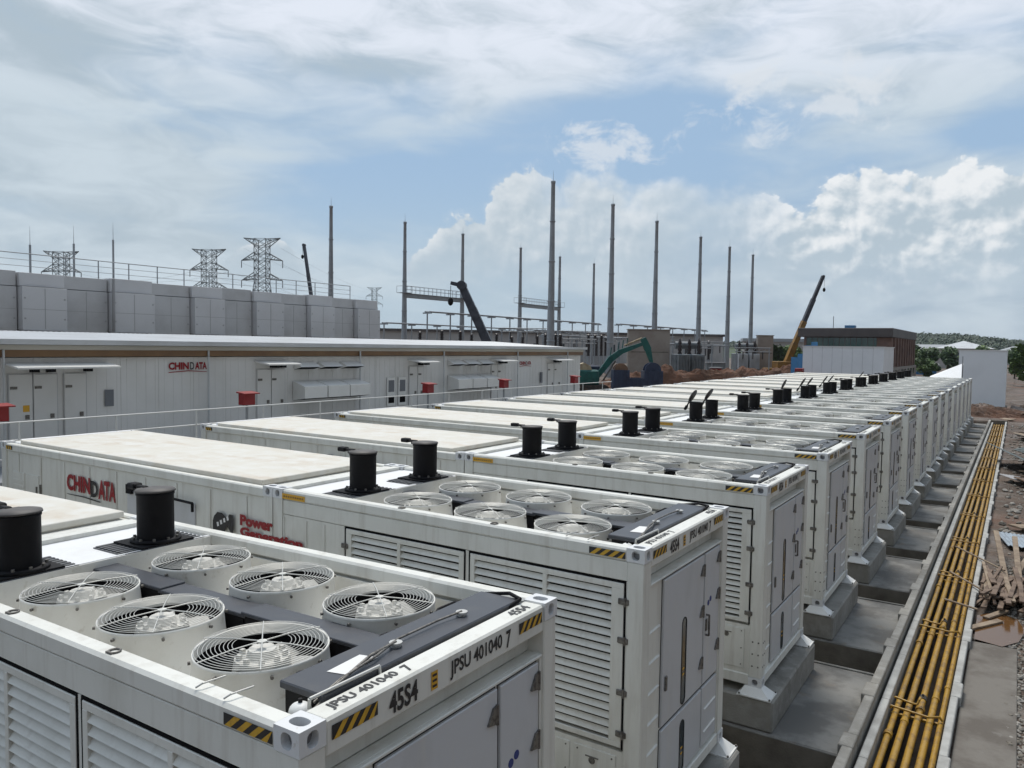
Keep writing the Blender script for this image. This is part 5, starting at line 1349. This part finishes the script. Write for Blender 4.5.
tc = nt.nodes.new('ShaderNodeTexCoord'); sp = nt.nodes.new('ShaderNodeSeparateXYZ'); nt.links.new(tc.outputs['Generated'], sp.inputs[0])
dx, dy, dz = (E(sp.outputs[i]) for i in range(3))
az = E.op('ARCTAN2', dx, dy)*57.2958; el = E.op('ARCSINE', dz)*57.2958
def gauss(a, e, ra, re):
    u = (az-a)/ra; v = (el-e)/re
    return E.op('POWER', 2.71828, 0-(u*u+v*v))
def dome(a, e, ra, re):
    u = (az-a)/ra; v = (el-e)/re
    return 1.0-(u*u+v*v)
sky = nt.nodes.new('ShaderNodeTexSky'); sky.sky_type = 'NISHITA'; sky.sun_disc = False; sky.sun_elevation = R(SUN_EL); sky.sun_rotation = R(SUN_AZ % 360)
sky.air_density = 1.0; sky.dust_density = 1.2; sky.ozone_density = 2.0
K = 10.0
def c10(r, g_, b_): return (r*K, g_*K, b_*K)
base = cmix(smooth(el, -1, 1), c10(.30,.31,.31), sky.outputs[0])
base = cmix(smooth(el, 2, 40)*0.0+.85, sky.outputs[0], c10(.31,.45,.62))
haze = smooth(el, 14, 0)
base = cmix(haze*.88, base, cmix(smooth(az,-14,-40), c10(.32,.405,.50), c10(.43,.54,.62)))
# high, veiled cloud sheet
v1 = comb(az*.05, el*.15, 0)
n1 = noise(v1, 1.3, 6, .5, .5); n2 = noise(v1, 3.4, 7, .58, .4)
holes = gauss(-41,11.6,9,2.2)*.42 + gauss(-22,16.2,8.5,1.7)*.52 + gauss(-33,14.6,12,1.8)*.16 + gauss(-23,12.4,5,1.0)*.25 + gauss(-1,13.6,4.5,1.2)*.45 + gauss(-49,9,6,2)*.12
lift = gauss(-64,9,14,12)*.25 + gauss(-35,26,45,6)*.36 + gauss(-9,17.8,9,2.6)*.16 + gauss(-60,5,20,4)*.1 + gauss(-60,30,60,10)*.3
m1 = smooth(n1*.75 + n2*.28 + lift - holes, .28, .78)
grey = smooth(n2*.7 + n1*.3 - gauss(-64.5,18.4,5,1.8)*.40 - gauss(-43.5,19.0,4.5,.8)*.38 - gauss(-58,8,10,3)*.12 - gauss(-10,17,20,.9)*.06, .18, .62)
hi_tone = cmix(smooth(el,14,22), c10(.54,.62,.68), c10(.71,.755,.835))
hi_col = cmix(grey, c10(.40,.48,.545), hi_tone)
col = cmix(m1*.95, base, hi_col)
# cumulus
def puff(ox, oy):
    v = comb(az*.1+ox, el*.115+oy, 0)
    return noise(v, 2.3, 9, .60, .15)*.8 + (0.5-voro(v, 4.2))*.26
P0 = puff(0,0); P1 = puff(-.035,.055); P2 = noise(comb(az*.1-.10, el*.115+.14, 0), 1.5, 4, .5, .1); P3 = noise(comb(az*.1, el*.115, 0), 1.5, 4, .5, .1)
F = None
for a, e, ra, re in ((-8.2,5.0,6.0,7.4),(-3.8,5.0,5.4,7.2),(-12.8,4.2,4.8,5.2),(.8,5.0,5.4,6.4),(6,5,7,6),(-36.6,4.5,4.4,5.6),(-32.2,5.6,4.6,7.8),(-27.5,6.0,5.2,7.4),(-22.5,6.4,5,6.6),(-17,5.5,5.5,6.2),(-51.3,4.4,3.2,2.8),(22,6,10,7),(-95,7,14,6)):
    q = dome(a,e,ra,re); F = q if F is None else vmax(F,q)
edge = F*1.25 + (P0-.42)*1.5
right = smooth(az, -19, -13)
left = smooth(az, -27, -33)
mc = vmax(smooth(edge, 0.02, .13)*vmax(right, left), smooth(edge, -.1, .5)*.9)
mc = mc*smooth(el, 2.0, 8.0)*(1.0-gauss(-19.5,9,4.0,9)*.45)
sh = smooth(((P0-P1)*2.0 + (P3-P2)*1.3)*(right*.9+.6) + .38 - (1.0-smooth(el,4.5,10.5))*.36 + right*.10 + smooth(edge,.7,.05)*.24, .0, 1.0)
ccol = cmix(sh, c10(.42,.505,.575), c10(.76,.785,.805))
col = cmix(mc, col, ccol)
wis = vmax(dome(-27.2,14.6,5.5,1.8), dome(-12.5,16.6,7.5,2.6))
mw = smooth(wis*.45 + (noise(comb(az*.09, el*.13, 0), 3.0, 9, .62, .3)-.5)*2.4, .12, .6)*.7
col = cmix(mw, col, c10(.66,.70,.745))
# dull grey added to unseen sky behind and right of camera, dimming upright faces
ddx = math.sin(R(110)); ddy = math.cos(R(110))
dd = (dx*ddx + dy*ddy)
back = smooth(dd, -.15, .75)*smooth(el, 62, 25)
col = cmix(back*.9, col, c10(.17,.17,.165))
bg = nt.nodes.new('ShaderNodeBackground'); bg.inputs['Strength'].default_value = .1
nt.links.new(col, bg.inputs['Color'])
wo = nt.nodes.new('ShaderNodeOutputWorld'); nt.links.new(bg.outputs[0], wo.inputs[0])

sd = bpy.data.lights.new('sun', 'SUN'); sd.energy = 2.5; sd.angle = R(22); sd.color = (1.0,.95,.87)
so = bpy.data.objects.new('sun', sd); COL.objects.link(so)
dv = Vector((math.sin(R(SUN_AZ))*math.cos(R(SUN_EL)), math.cos(R(SUN_AZ))*math.cos(R(SUN_EL)), math.sin(R(SUN_EL))))
so.rotation_euler = dv.to_track_quat('Z','Y').to_euler(); so.location = dv*60

# ------------------------------------------------------------------ humid air
HZ = MB().box(-4200, 4200, -800, 5200, -2.2, 62)
hm = bpy.data.materials.new('haze_air'); hm.use_nodes = True; hn = hm.node_tree; hn.nodes.clear()
ho = hn.nodes.new('ShaderNodeOutputMaterial'); hv = hn.nodes.new('ShaderNodeVolumePrincipled'); hv.inputs['Color'].default_value = (.74,.82,.92,1); hv.inputs['Density'].default_value = .0001; hv.inputs['Anisotropy'].default_value = .2
hn.links.new(hv.outputs[0], ho.inputs['Volume'])
tag(HZ.build('haze', hm), 'thin pale haze in the humid air over the whole site', 'haze', kind='stuff')

# ------------------------------------------------------------------ camera
cd = bpy.data.cameras.new('camera'); cam = bpy.data.objects.new('camera', cd); COL.objects.link(cam)
rv = Vector((0.83527501,0.54962309,0.01516923)); uv = Vector((-0.03986377,0.03301957,0.9986594)); fv = Vector((-0.54838538,0.83475994,-0.04949047))
mm = Matrix((rv, uv, -fv)).transposed().to_4x4(); mm.translation = (2.79561371,-2.45256415,5.21443983)
cam.matrix_world = mm
cd.sensor_width = 36; cd.lens = 770.043/1024*36; cd.clip_end = 8000; cd.clip_start = .05
SC.camera = cam
vs_ = SC.view_settings; vs_.view_transform = 'Standard'; vs_.look = 'None'; vs_.exposure = .16; vs_.gamma = 1; vs_.use_curve_mapping = False
SC.cycles.max_bounces = 5; SC.cycles.diffuse_bounces = 3; SC.cycles.use_adaptive_sampling = True; SC.cycles.adaptive_threshold = .02
